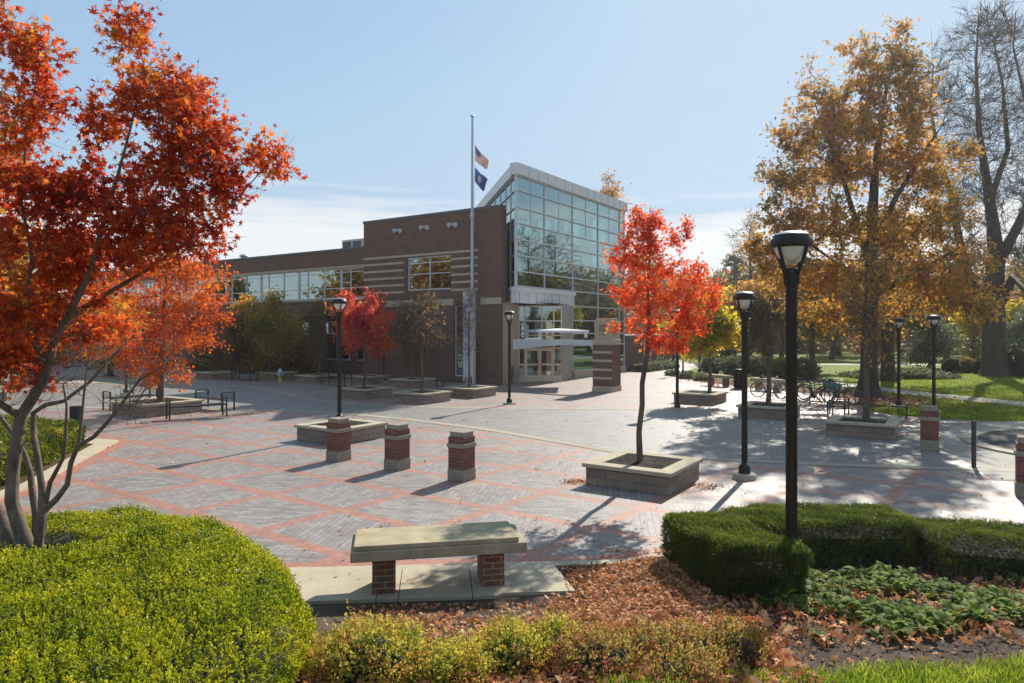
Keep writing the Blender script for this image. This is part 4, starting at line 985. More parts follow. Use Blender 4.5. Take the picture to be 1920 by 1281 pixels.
# --- japanese maple, near left
YM = 6.2
mb0 = AT(58, 1043, YM); gz = zt(mb0.x, YM)
tk = [tpx([(66, 1180, .085), (58, 1043, .075), (36, 986, .062), (22, 940, .056), (24, 885, .054), (32, 824, .052), (40, 779, .05), (60, 748, .046), (80, 718, .042), (92, 680, .038), (102, 640, .034), (122, 600, .030, .1), (146, 550, .026, .15), (172, 490, .022, .2), (205, 440, .018, .3), (262, 385, .014, .3), (322, 285, .007, .3)], YM),
      tpx([(40, 779, .04), (20, 770, .032, -.05), (0, 757, .028, -.1), (-30, 735, .024, -.2)], YM),
      tpx([(62, 1060, .05), (69, 1000, .040, .1), (68, 966, .034, .15), (61, 925, .031, .2), (57, 885, .028, .25), (46, 850, .024, .3), (22, 810, .02, .4), (0, 780, .018, .4)], YM),
      tpx([(70, 1040, .045), (79, 962, .034, -.05), (79, 917, .030, -.05), (71, 860, .027, 0), (64, 820, .025, .1), (62, 775, .023, .2), (84, 760, .021, .25), (120, 752, .018, .35), (170, 715, .014, .5), (220, 660, .01, .7), (270, 610, .007, .8)], YM),
      tpx([(78, 1000, .04), (82, 958, .034), (106, 936, .026, -.05), (126, 909, .024, -.1), (133, 868, .022, -.1), (146, 836, .020, -.15), (175, 820, .018, -.2), (199, 795, .016, -.2), (227, 759, .013, -.2), (262, 712, .010, -.25), (300, 690, .007, -.3), (345, 655, .004, -.3)], YM),
      tpx([(84, 950, .026), (94, 905, .020, -.1), (118, 860, .016, -.15), (124, 804, .014, -.2), (125, 760, .010, -.2), (118, 720, .006, -.25)], YM),
      tpx([(148, 830, .014, -.15), (153, 787, .012, -.15), (157, 743, .010, -.2), (163, 694, .008, -.2), (172, 640, .005, -.2)], YM),
      tpx([(60, 1090, .08), (30, 1035, .075, .05), (0, 970, .07, .1), (-50, 900, .06, .2), (-110, 780, .05, .3), (-150, 600, .035, .4), (-120, 400, .02, .4), (-60, 250, .01, .3)], YM),
      tpx([(92, 680, .034), (62, 640, .026, -.15), (50, 560, .02, -.25), (60, 480, .016, -.3), (40, 380, .012, -.35), (50, 240, .008, -.4), (75, 120, .004, -.4)], YM),
      tpx([(102, 640, .032), (135, 580, .028, -.1), (165, 520, .024, -.2), (190, 430, .019, -.25), (215, 350, .014, -.3), (245, 240, .009, -.3), (270, 120, .005, -.3)], YM),
      tpx([(122, 600, .026), (185, 560, .022, .2), (270, 510, .017, .3), (350, 455, .012, .4), (420, 400, .008, .4), (500, 310, .004, .4)], YM)]
bl = [blob(*a, YM+o, .9, w) for a, o, w in (((245, 55, 30, 42), -.2, 1.4), ((262, 130, 62, 50), -.2, 1), ((295, 200, 90, 50), -.2, 1), ((365, 195, 50, 48), .1, 1), ((395, 265, 40, 50), .3, .9), ((350, 270, 80, 50), 0, 1), ((420, 330, 55, 28), .3, 1), ((490, 300, 52, 24), .4, 1.3), ((435, 365, 35, 18), .4, .9),
      ((300, 330, 95, 60), 0, 1), ((365, 400, 70, 36), .2, 1), ((400, 445, 40, 18), .3, .8), ((255, 420, 100, 60), -.2, 1), ((325, 465, 80, 36), .2, 1), ((200, 490, 110, 36), 0, 1), ((50, 110, 45, 65), -.4, 1.2), ((15, 60, 40, 45), -.4, 1), ((45, 210, 60, 70), -.4, 1), ((20, 320, 85, 80), -.3, 1.1), ((90, 370, 60, 60), -.3, .9),
      ((60, 470, 100, 65), -.2, 1), ((40, 570, 80, 60), -.3, .9), ((130, 560, 90, 45), .1, .8), ((20, 660, 50, 40), -.2, .9), ((120, 480, 80, 60), .3, 1), ((60, 700, 60, 30), .3, .8), ((30, 610, 60, 50), .5, 1), ((15, 690, 40, 30), -.3, 1), ((90, 580, 70, 40), .4, .8), ((140, 620, 50, 40), .4, .6), ((150, 300, 40, 50), -.1, .8), ((185, 240, 36, 50), -.2, .8), ((165, 370, 60, 50), .1, .8), ((80, 625, 70, 40), .2, .7), ((165, 380, 60, 60), -.1, .4), ((-60, 300, 90, 200), 0, .8), ((-90, 560, 90, 120), .1, .6), ((200, 620, 60, 30), .5, .4), ((-150, 150, 90, 120), 0, .5))]
tree('japanese_maple', 'multi-stemmed orange red maple rising out of the yellow green boxwood in the foreground', (mb0.x, YM, gz), tk, bl, 860, 'lf_maple', 'bark', 3, .0032, .0075, .16, (4, .24, .0024), nleaf=26, spread=.036, lsize=.085, shape='star', up=.35, wig=.25, attach=.5, sides=5, nbare=110,
     bare=[blob(*a, YM-.1, .8) for a in ((200, 690, 90, 60), (270, 680, 80, 50), (160, 700, 60, 60), (330, 670, 50, 30), (130, 640, 60, 60), (60, 720, 60, 50), (240, 760, 40, 30))])

# --- bare spreading branchlets low on the maple are its own twigs; now the bright red maple in the planter
def young(name, label, c, hgt_px, lean, blobs, Y, leaf, seed, nt, bark='bark3', r=.05, zb=.36, bot=None, **kw):
    tr = [(c[0], c[1], zb, r*1.15)]+[(*AT(px, py, Y), r*q) for px, py, q in lean]
    return tree(name, label, (c[0], c[1], zb), [tr], blobs, nt, leaf, bark, seed, **kw)
Y1 = 13.5
young('red_maple', 'bright scarlet maple with a slim trunk in the sunlit stone planter', (2.53, 13.5), 0, [(1198, 810, .95), (1204, 760, .9), (1204, 720, .86), (1213, 665, .8), (1218, 600, .68), (1214, 545, .56), (1219, 470, .38), (1198, 400, .2)],
      [blob(*a, Y1+o, .9, w) for a, o, w in (((1185, 395, 22, 18), 0, 1), ((1205, 420, 38, 26), 0, 1), ((1220, 455, 30, 30), 0, 1), ((1190, 470, 48, 40), -.1, 1), ((1165, 490, 28, 22), .1, .8), ((1275, 440, 26, 16), .2, 1), ((1285, 425, 18, 12), .2, 1), ((1262, 470, 24, 20), .2, .8),
       ((1240, 510, 60, 40), 0, 1), ((1290, 520, 36, 30), .2, 1), ((1310, 560, 46, 28), .2, 1), ((1335, 545, 26, 16), .2, .9), ((1200, 550, 52, 34), -.1, 1), ((1250, 570, 66, 36), -.2, 1), ((1290, 600, 46, 28), .1, 1), ((1215, 620, 50, 30), 0, .9), ((1255, 640, 42, 22), 0, .9), ((1215, 655, 26, 16), 0, 1), ((1270, 648, 22, 10), 0, .9), ((1165, 610, 26, 14), -.2, .4), ((1172, 560, 30, 20), 0, .6))],
      Y1, 'lf_red', 11, 300, r=.06, nleaf=27, spread=.04, lsize=.10, shape='star', twig=(4, .26, .003), seg=.2, tip=.003, kr=.010, up=.3, sides=5)
# orange maple in the left planter
Y3 = 24.75
young('orange_maple', 'orange red maple in the planter among the black metal benches, behind the near maple', (-12.75, 24.75), 0, [(303, 690, .9), (306, 640, .8), (308, 570, .6), (312, 510, .35)],
      [blob(*a, Y3+o, .9, w) for a, o, w in (((330, 500, 60, 24), 0, 1), ((380, 520, 50, 24), 0, 1), ((290, 540, 90, 40), 0, 1), ((380, 560, 50, 34), .3, 1), ((410, 605, 34, 20), .3, 1), ((330, 590, 80, 36), -.5, 1), ((360, 640, 60, 20), 0, 1), ((260, 610, 70, 50), .5, 1), ((210, 560, 50, 40), 0, .8), ((300, 650, 60, 30), -.3, .8), ((310, 690, 50, 26), -.3, .9), ((260, 680, 50, 30), -.3, .9), ((230, 650, 50, 30), .2, .9), ((300, 715, 40, 14), -.4, .5), ((190, 640, 50, 40), .3, .6))],
      Y3, 'lf_orange', 12, 420, r=.11, zb=.4, nleaf=28, spread=.08, lsize=.145, shape='star', twig=(3, .5, .006), seg=.4, up=.3)
# trees in front of the building
def ptree(name, label, key, px, top, bot, wpx, leaf, seed, nt, nleaf, r=.06, lsize=.16, trunktop=None, **kw):
    c = PL[key].location; Y = c.y; k = Y/F
    X = (px-960)/F*Y; cy = (top+bot)/2; hh = (bot-top)/2
    rgb = np.random.default_rng(seed+500); bb = []
    for q in range(11):
        f = rgb.uniform(-.85, .8); a_ = rgb.uniform(-1, 1)*math.sqrt(max(.05, 1-(f*.85)**2))*.72
        bb.append(blob(px+a_*wpx, cy+f*hh, wpx*rgb.uniform(.18, .34), hh*rgb.uniform(.22, .42), Y+rgb.uniform(-.6, .6)*wpx*k, .9, rgb.uniform(.6, 1.3)))
    bb += [blob(px, cy, wpx*.7, hh*.7, Y, .9, .8), blob(px+wpx*.1, top+hh*.25, wpx*.22, hh*.25, Y, .9)]
    tr = [(X, Y, .36, r*1.2), (X+.04, Y, .9, r), (*AT(px+1, bot-5, Y), r*.85), (*AT(px, cy, Y), r*.6), (*AT(px+1, top+hh*.4, Y), r*.25)]
    return tree(name, label, (X, Y, .36), [tr], bb, nt, leaf, kw.pop('bark', 'bark3'), seed, lsize=lsize, nleaf=nleaf, **kw)
com = dict(spread=.08, attach=1.0, twig=(4, .5, .006), seg=.4, shape='oval', kr=.011)
ptree('crimson_maple', 'crimson and pink maple in a shaded planter in front of the brick building', 'P5', 682, 554, 674, 76, 'lf_crimson', 21, 300, 19, **com)
ptree('plaza_tree', 'thin crowned olive brown tree in the front planter by the brick wall', 'P4', 790, 552, 680, 66, 'lf_brown', 22, 320, 4, **{**com, 'twig': (6, .5, .005)})
ptree('bare_tree', 'leafless upright young tree in front of the flagpole panel', 'P6', 879, 548, 700, 30, None, 23, 170, 1, **{**com, 'twig': (6, .6, .005)}, )
ptree('plaza_tree', 'sparse brown tree behind the olive brown one, close to the brick wall', 'P7', 772, 575, 690, 40, 'lf_brown', 24, 150, 6, **{**com, 'twig': (5, .5, .006)})
ptree('crimson_maple', 'dull red maple behind the crimson one, nearer the brick wall', 'P8', 720, 560, 680, 40, 'lf_crimson', 25, 150, 16, **com)
ptree('bare_tree', 'mostly bare dark tree right of the fire hydrant', 'P9', 598, 575, 690, 34, 'lf_olive', 26, 170, 4, **{**com, 'twig': (6, .6, .007)})
ptree('yellow_tree', 'yellow green and orange tree behind the fire hydrant', 'P10', 505, 550, 684, 76, 'lf_turn', 27, 380, 26, r=.09, **{**com, 'spread': .2}, )
ptree('plaza_tree', 'olive green tree at the dark end of the wing, left of the yellow green tree', 'P11', 445, 590, 690, 40, 'lf_olive', 28, 200, 22, r=.08, **com)
ptree('yellow_tree', 'yellow tree in the planter beside a lamp post, right of the red maple', 'P12', 1330, 556, 686, 66, 'lf_yellow', 29, 420, 26, r=.07, **com)
ptree('plaza_tree', 'nearly bare forked tree in the planter in front of the bicycles', 'P13', 1440, 560, 690, 46, 'lf_olive', 30, 200, 2.5, r=.08, **{**com, 'twig': (6, .6, .006)})
ptree('bare_tree', 'slim leafless tree in the planter in front of the oak trunk', 'P14', 1623, 470, 700, 42, 'lf_oak', 31, 120, 5, r=.085, **{**com, 'twig': (5, .6, .006)})
ptree('orange_maple', 'orange maple at the left edge behind the hedge', 'P15', -60, 480, 690, 120, 'lf_orange', 32, 260, 28, r=.1, **com)

# --- the big oak and its neighbours
YO = 30.5
ob = AT(1627, 746, YO)
flare = [(1627, 752, .95), (1627, 738, .62), (1628, 722, .44), (1629, 700, .36), (1630, 640, .33), (1631, 560, .30), (1634, 450, .24), (1640, 330, .17), (1655, 200, .09), (1680, 90, .03)]
tk = [tpx(flare, YO), tpx([(1631, 500, .16), (1600, 400, .12, .5), (1570, 300, .08, .8), (1530, 200, .03, 1)], YO), tpx([(1632, 470, .16), (1680, 370, .11, -.6), (1730, 290, .07, -1), (1770, 230, .02, -1)], YO),
      tpx([(1631, 540, .09), (1550, 480, .055, -1), (1480, 430, .03, -1.6), (1430, 390, .02, -2)], YO), tpx([(1631, 560, .14), (1720, 510, .1, 1), (1790, 470, .05, 1.5), (1840, 430, .02, 2)], YO)]
obl = [blob(*a, YO+o, 1.0, w) for a, o, w in (((1688, 75, 28, 38), 0, 1), ((1605, 100, 26, 40), 0, 1), ((1660, 140, 60, 60), 0, 1), ((1525, 165, 26, 42), .5, 1), ((1585, 200, 70, 70), .5, 1), ((1710, 190, 40, 80), -1, 1), ((1500, 250, 46, 50), 0, 1), ((1640, 270, 90, 70), -1, 1), ((1550, 320, 90, 60), 1, 1),
       ((1470, 340, 50, 44), -1, 1), ((1715, 320, 70, 60), 0, 1), ((1790, 290, 30, 40), 1, .6), ((1460, 410, 55, 34), -1.5, 1), ((1560, 430, 110, 50), -1, 1), ((1690, 430, 90, 50), 1, 1), ((1790, 400, 55, 45), 1, .8), ((1440, 470, 40, 30), -1, .8), ((1500, 510, 80, 40), -1, 1), ((1600, 530, 90, 34), -2, 1), ((1720, 520, 80, 40), 0, 1), ((1810, 490, 50, 40), 1.5, .9), ((1780, 560, 80, 36), 1, 1), ((1660, 580, 70, 26), 1.5, .8), ((1540, 585, 70, 30), 1, .8), ((1830, 570, 40, 26), 1.5, .7))]
tree('oak_tree', 'large oak with brown gold leaves and a broad flared trunk behind the bicycle rack', (ob.x, YO, 0), tk, obl, 900, 'lf_oak', 'bark2', 41, .012, .010, .8, (5, .75, .010), nleaf=44, spread=.12, lsize=.205, shape='oak', up=.25, lstart=.3)
YB = 44.0
tk = [tpx([(1866, 716, 1.3), (1866, 705, .95), (1865, 690, .78), (1864, 650, .66), (1864, 600, .62), (1864, 540, .55), (1868, 480, .48), (1862, 420, .36), (1850, 340, .26), (1835, 240, .16), (1830, 120, .08), (1835, 30, .03)], YB),
      tpx([(1864, 585, .4), (1820, 530, .30, 1), (1798, 450, .25, 2), (1785, 370, .2, 2), (1760, 300, .14, 2), (1745, 200, .08, 2), (1750, 120, .03, 2)], YB),
      tpx([(1868, 500, .38), (1900, 440, .28, -1), (1930, 380, .22, -2), (1945, 300, .15, -2), (1925, 200, .1, -2), (1900, 90, .05, -2), (1905, 20, .02, -2)], YB),
      tpx([(1866, 590, .32), (1900, 520, .26, -1), (1925, 550, .22, -2), (1990, 520, .1, -3)], YB), tpx([(1855, 380, .2), (1890, 280, .15, 1), (1880, 160, .08, 1), (1860, 60, .03, 1)], YB),
      tpx([(1890, 460, .2), (1960, 300, .14, 0), (2010, 180, .06, 0)], YB)]
bbl = [blob(*a, YB+o, 1.0, w) for a, o, w in (((1840, 70, 60, 70), 0, 1), ((1760, 170, 40, 90), 2, .9), ((1900, 60, 60, 80), 0, 1), ((1820, 220, 70, 100), 0, 1), ((1900, 220, 80, 120), 0, 1), ((1780, 330, 50, 90), 2, .9), ((1860, 360, 60, 80), -2, 1), ((1950, 300, 60, 150), 0, .8), ((1920, 470, 40, 60), -2, .7), ((1830, 470, 60, 70), 1, .7), ((2000, 150, 80, 150), 0, .7))]
tree('bare_oak', 'huge leafless tree with thick dark trunk and spreading limbs at the far right', (AT(1866, 706, YB).x, YB, 0), tk, bbl, 900, None, 'bark2', 42, .016, .009, 1.0, (9, 1.2, .014), attach=.45, wig=.22)
Y6 = 39.6
tk = [tpx([(1667, 719, .6), (1666, 705, .42), (1665, 690, .36), (1664, 640, .33), (1664, 560, .3), (1668, 480, .22), (1680, 400, .1)], Y6)]
tree('mid_oak', 'tree with a straight bare trunk standing behind the big oak, near the ivy mound', (AT(1666, 716, Y6).x, Y6, 0), tk, [blob(*a, Y6) for a in ((1670, 520, 90, 50), (1740, 560, 70, 40), (1620, 560, 70, 40), (1690, 450, 70, 50))], 150, 'lf_oak', 'bark2', 43, .012, .011, .9, (3, .9, .01), nleaf=34, spread=.3, lsize=.26, shape='oak')

# --- background trees: one of each kind, then copies
def bgtree(name, label, kind, px, top, Y, wpx, base=0, seed=50, leaf='lf_olive', nt=150, nleaf=30, lsize=.34, r=.22, bare=.22, twig=(2, .9, .012), group='trees beyond the lawn', shape='quad'):
    X = (px-960)/F*Y; k = Y/F; zt_ = CH+(619-top)*k; wd = wpx*k
    bb = []; rg = np.random.default_rng(seed)
    for q in range(13):
        f = rg.uniform(bare+.12, .95); ww = wd*(.35+.65*math.sin(math.pi*min(1, (1-f)/(1-bare)*.8+.12)))
        a = rg.uniform(0, 6.28); d_ = ww*.55*rg.uniform(.2, 1)
        bb.append((X+math.cos(a)*d_, Y+math.sin(a)*d_, zt_*f, ww*.5, ww*.5, zt_*.11))
    bb.append((X, Y, zt_*.93, wd*.25, wd*.25, zt_*.07))
    tr = [(X, Y, 0, r*1.6), (X, Y, zt_*.03, r*1.1), (X+.1, Y, zt_*bare, r*.9), (X-.1, Y, zt_*.6, r*.6), (X, Y, zt_*.9, r*.15)]
    return tree(name, label, (X, Y, 0), [tr], bb, nt, leaf, 'bark2', seed, .012, .012, .9, twig, group=group, nleaf=nleaf, spread=lsize*1.1, lsize=lsize, shape=shape)
def bgcopy(src, label, px, top, Y, wk=1.0, rz=1.0):
    b0 = src; X = (px-960)/F*Y; zt0 = max(v.co.z for ch in b0.children for v in ch.data.vertices); zz = CH+(619-top)/F*Y
    s = zz/zt0; return dup(b0, (X, Y, 0), rz, label, scale=(s*wk, s*wk, s))
olive = bgtree('park_tree', 'olive brown tree on the lawn behind the second lamp post', 'olive', 1465, 500, 62, 70, seed=51, leaf='lf_olive', nt=170, nleaf=34)
goldt = bgtree('park_tree', 'golden orange tree behind the yellow tree on the far lawn', 'gold', 1405, 540, 58, 55, seed=52, leaf='lf_oak', nt=150, nleaf=34)
yelt = bgtree('park_tree', 'yellow green tree behind the huge bare tree trunk, on its left', 'yellow', 1822, 575, 62, 45, seed=53, leaf='lf_yellow', nt=150, nleaf=32)
grn = bgtree('evergreen_tree', 'round grey green evergreen behind the two lawn lamp posts', 'green', 1742, 592, 54, 62, seed=54, leaf='lf_grey', nt=190, nleaf=40, lsize=.22, bare=.08, r=.15)
nak = bgtree('bare_tree', 'thin leafless tree rising behind the conifer', 'bare', 1432, 478, 78, 60, seed=55, leaf=None, nt=190, twig=(6, 1.1, .014))
bgtree('park_tree', 'orange crown showing above the glass roof', 'gold', 1138, 330, 76, 34, seed=57, leaf='lf_oak', nt=120, nleaf=14, lsize=.3, bare=.6, twig=(4, .8, .012))
for src, lab, px, top, Y, wk, rz in (
    (olive, 'olive tree with two trunks between the near lamp post and the oak', 1524, 470, 49, 1.1, 2), (olive, 'olive tree filling the gap right of the big oak trunk', 1712, 560, 70, 1.2, 3.3), (olive, 'dull olive tree just right of the red maple crown', 1300, 520, 84, 1.5, .6),
    (goldt, 'orange brown tree seen through the gap right of the oak trunk', 1690, 585, 76, 1.5, 2.2), (goldt, 'brown gold tree behind the near lamp head', 1570, 520, 80, 1.5, 4),     (yelt, 'yellow green tree at the right edge, behind the shrubs', 1925, 545, 58, 1.4, 2.5), (yelt, 'yellow tree low behind the red maple at the end of the annex', 1262, 590, 66, 1.3, 4.4), (grn, 'dark evergreen at the right edge beside the huge trunk', 1935, 570, 50, 1.2, 1.5),
    (grn, 'evergreen clump far behind the stone benches', 1480, 610, 88, 1.4, 3), (nak, 'leafless tree right of the yellow tree, far away', 1500, 500, 92, 1, 2), (nak, 'leafless tree behind the oak crown at its left', 1405, 380, 70, .8, 3),
    (olive, 'olive tree far behind the lamp post in front of the huge trunk', 1790, 560, 90, 1.4, 5), (goldt, 'orange brown tree far away at the right edge', 1890, 575, 96, 1.5, 1), (olive, 'brown tree far behind the bicycles', 1610, 560, 100, 1.5, 2.8),
    (nak, 'leafless tree at the right edge behind the huge bare tree', 1960, 330, 64, 1, .4), (yelt, 'yellow green tree in the street behind the orange maple', 205, 540, 44, 1.2, .9), (olive, 'olive tree at the left edge beyond the street', -40, 470, 52, 1.3, 2.1), (goldt, 'orange brown tree at the left edge behind the near maple', 70, 520, 40, 1.1, 3.7),
    (goldt, 'amber tree left of the round evergreen, beyond the cross path', 1655, 560, 66, 1.5, .3), (olive, 'brown tree right of the round evergreen, beyond the cross path', 1775, 545, 68, 1.6, 1.1), (goldt, 'amber tree just left of the huge bare trunk', 1835, 530, 78, 1.6, 2.9), (olive, 'dull brown tree behind the bike rack, beyond the cross path', 1560, 545, 70, 1.6, 5.2),
    (goldt, 'gold brown tree between the second lamp and the near lamp', 1440, 495, 74, 1.6, 5.9), (yelt, 'yellowish tree far behind the far stone benches', 1362, 525, 80, 1.7, 1.7), (olive, 'brown tree behind the pine, far away', 1340, 505, 96, 1.7, 3.9), (goldt, 'amber tree at the right edge behind the big dark shrub', 1905, 540, 70, 1.6, 4.9), (olive, 'olive brown tree far behind the ivy mound', 1720, 545, 88, 1.8, .9), (goldt, 'amber tree at the far end of the lawn behind the trunks by the near lamp', 1500, 560, 94, 1.8, 3.2),
    (nak, 'leafless tree far right of the frame edge by the lawn', 2080, 250, 52, 1, 3), (nak, 'tall leafless tree out of frame beside the gold ones', 2030, 300, 60, 1.2, 1), (olive, 'tall olive tree out of frame at the right, first of its row', 1990, 470, 57, 1.4, 1), (olive, 'tall olive tree out of frame at the right, second of its row', 2060, 440, 63, 1.5, 2.6), (grn, 'tall evergreen out of frame at the right of the row', 2120, 470, 70, 1.3, 4), (goldt, 'orange tree out of frame at the left that the brick wall windows face', -150, 300, 33, 1.3, 1), (goldt, 'second orange tree out of frame at the left by the street', -330, 330, 31, 1.4, 2), (goldt, 'third orange tree out of frame at the left, closest to the wing', -60, 360, 40, 1.3, 4), (olive, 'olive tree behind the huge bare trunk', 1861, 520, 72, 1.5, 2.2)):
    bgcopy(src, lab, px, top, Y, wk, rz)
def conifer(px, top, Y, wpx, label, seed):
    rg = np.random.default_rng(seed); X = (px-960)/F*Y; H = CH+(619-top)*Y/F; base = (X, Y, 0); w_ = wpx*Y/F
    root = empty('conifer', base, label, 'tree'); b = MB(base); b.tube([(X, Y, 0), (X, Y, H*.5), (X+.1, Y, H)], [.3, .2, .02], 8); LPs, LDs = [], []
    for i in range(58):
        f = .3+.68*i/58; z = H*f; L = w_*(1-f)**.7*rg.uniform(.55, 1.15)+.5; a = rg.uniform(0, 6.28); d = np.array([math.cos(a), math.sin(a), .05])
        p = np.array([X, Y, z]); e = p+d*L+np.array([0, 0, -.1*L]); b.tube([p, (p+e)/2+np.array([0, 0, .08*L]), e], [.06, .04, .012], 5, False)
        m = 60; q = rg.uniform(.25, 1.02, (m, 1)); LPs.append(p+(e-p)*q+rg.normal(size=(m, 3))*np.array([.22, .22, .1])); LDs.append(np.repeat(d[None], m, 0))
    b.build('trunk', M['bark2'], root); LPs = np.concatenate(LPs); Vt = leaf_verts(rg, LPs, .42, 'needle', .3, np.concatenate(LDs), .5)
    np_mesh('crown', Vt, 4, M['lf_grey'], root, base, rg.uniform(0, 1, len(LPs)))
conifer(1376, 474, 74, 42, 'tall pine with a ragged top in the gap right of the red maple', 61)
# far wood: one mass closing the view
rgw = np.random.default_rng(70); P_ = []
for i in range(46):
    a = R(-2+i*1.35); d = rgw.uniform(112, 135); x, y = math.sin(a)*d, math.cos(a)*d; h = rgw.uniform(11, 17)
    m = 1900; q = unit(rgw.normal(size=(m, 3)))*rgw.uniform(.5, 1, (m, 1)); P_.append(np.array([x, y, h*.5])+q*np.array([4.2, 4.2, h*.52]))
P_ = np.concatenate(P_); P_ = np.concatenate([P_]+[np.array([math.sin(R(8+i*1.5))*d0, math.cos(R(8+i*1.5))*d0, 2.2])+unit(rgw.normal(size=(420, 3)))*np.array([2.6, 2.6, 2.4]) for i, d0 in enumerate(rgw.uniform(96, 112, 34))]); P_ = P_[P_[:, 2] > .1]
Vt = leaf_verts(rgw, P_, .7, 'quad', .3); tag(np_mesh('far_wood', Vt, 4, M['lf_wood'], rnd=rgw.uniform(0, 1, len(P_))), 'hazy brown wood closing the view beyond the lawn', 'wood', kind='stuff')

# ---------------------------------------------------------------- hedges and shrubs
def in_poly(p, poly):
    x, y = p[:, 0], p[:, 1]; c = np.zeros(len(p), bool); n = len(poly)
    for i in range(n):
        (x1, y1), (x2, y2) = poly[i], poly[i-1]
        c ^= ((y1 > y) != (y2 > y)) & (x < (x2-x1)*(y-y1)/((y2-y1) or 1e-9)+x1)
    return c
def bdist(p, poly):
    best = np.full(len(p), 1e9); vec = np.zeros((len(p), 2)); n = len(poly)
    for i in range(n):
        a, b = np.array(poly[i]), np.array(poly[(i+1) % n]); ab = b-a
        t = np.clip(((p-a)@ab)/(ab@ab), 0, 1); q = a+t[:, None]*ab; d = np.linalg.norm(p-q, axis=1); k = d < best
        best[k] = d[k]; vec[k] = (q-p)[k]
    return best, vec
def sprigs(rg, pos, nrm, L, per, lsize, shape, spread=.5, up=.5):
    n = len(pos); ax = unit(nrm+rg.normal(size=(n, 3))*spread+np.array([0, 0, up])); t = rg.uniform(0, 1, (n, per, 1))
    P = pos[:, None]+ax[:, None]*t*L*rg.uniform(.5, 1.3, (n, 1, 1))*np.where(rg.uniform(size=(n, 1, 1)) < .03, 1.8, 1); D = np.repeat(ax[:, None], per, 1)+rg.normal(size=(n, per, 3))*.6
    r = np.repeat(rg.uniform(0, 1, (n, 1)), per, 1)*.4+rg.uniform(0, .2, (n, per))+t[:, :, 0]*.4  # tips paler as new growth; darker bases also paint shade into the gaps
    V_ = leaf_verts(rg, P.reshape(-1, 3)+rg.normal(size=(n*per, 3))*lsize*.25, lsize, shape, .25, D.reshape(-1, 3), .3); return V_, r.ravel()
def hedge(name, label, polys, zb, ztop, r, ntop, nside, L, per, lsize, shape, leaf, seed=1, cat='hedge', cut=None, cores=None, deep=.03, core_drop=.12, bump=.035, group=None, up=.5):
    rg = np.random.default_rng(seed); cx = np.mean([p for q in polys for p in q], axis=0); base = (cx[0], cx[1], zb(cx[0], cx[1]))
    root = empty(name, base, label, cat, group=group); VS, RS = [], []; core = MB(base)
    for poly in polys:
        pa = np.array(poly); lo, hi = pa.min(0), pa.max(0); pts = np.zeros((0, 2))
        while len(pts) < ntop:
            q = rg.uniform(lo, hi, (ntop*2, 2)); pts = np.concatenate([pts, q[in_poly(q, poly)]])
        pts = pts[:ntop]; d, vec = bdist(pts, poly); f = np.clip(1-d/r, 0, 1)
        bz = bump*(np.sin(pts[:, 0]*4.1+seed)*np.sin(pts[:, 1]*3.7)+.6*np.sin(pts[:, 0]*9+pts[:, 1]*7))
        z = np.array([ztop(x, y) for x, y in pts])-r*(1-np.sqrt(1-f**2))+bz-np.abs(rg.normal(size=ntop))*deep*np.where(rg.uniform(size=ntop) < .6, .4, 1.6)
        nr = np.concatenate([unit(vec)*f[:, None], np.sqrt(1-f**2)[:, None]], 1); pos = np.concatenate([pts, z[:, None]], 1)
        ed = np.roll(pa, -1, 0)-pa; ln = np.linalg.norm(ed, axis=1); i = rg.choice(len(pa), nside, p=ln/ln.sum()); t = rg.uniform(0, 1, (nside, 1))
        sp = pa[i]+ed[i]*t; ar = np.sum(pa[:, 0]*np.roll(pa[:, 1], -1)-np.roll(pa[:, 0], -1)*pa[:, 1]); nn_ = np.stack([ed[i][:, 1], -ed[i][:, 0]], 1)/ln[i][:, None]*(1 if ar > 0 else -1)
        z0 = np.array([zb(x, y) for x, y in sp]); z1 = np.array([ztop(x, y) for x, y in sp])-r*.8; z = z0+(z1-z0)*rg.uniform(0.02, 1.05, nside)
        wob = bump*np.sin(sp[:, 0]*6+sp[:, 1]*5+z*7); sp2 = sp+nn_*(wob-np.abs(rg.normal(size=nside))*.035)[:, None]
        pos = np.concatenate([pos, np.concatenate([sp2, z[:, None]], 1)]); nr = np.concatenate([nr, np.concatenate([nn_, np.full((nside, 1), .2)], 1)])
        if cut is not None:
            k = cut(pos); pos, nr = pos[k], nr[k]
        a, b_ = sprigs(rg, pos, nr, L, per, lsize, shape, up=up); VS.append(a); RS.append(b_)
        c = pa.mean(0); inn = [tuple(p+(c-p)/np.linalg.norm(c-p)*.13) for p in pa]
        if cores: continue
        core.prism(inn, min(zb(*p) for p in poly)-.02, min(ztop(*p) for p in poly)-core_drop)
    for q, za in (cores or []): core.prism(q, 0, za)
    np_mesh('foliage', np.concatenate(VS), LEAF[shape].shape[0], M[leaf], root, base, np.concatenate(RS)); core.build('dark_core', M['core'], root); return root
flat = lambda x, y: 0.0
box_poly = [(-1.50, 2.6), (-1.46, 4.4), (-1.56, 5.3), (-1.95, 6.05), (-2.5, 6.75), (-3.2, 7.3), (-4.2, 7.5), (-5.2, 7.45), (-7, 7.3), (-7.6, 5), (-7, 2.6)]
gapc = np.array([-4.95, 6.22])
def bcut(p): return ~((((p[:, 0]-gapc[0])/1.25)**2+((p[:, 1]-gapc[1])/.36)**2) < 1)
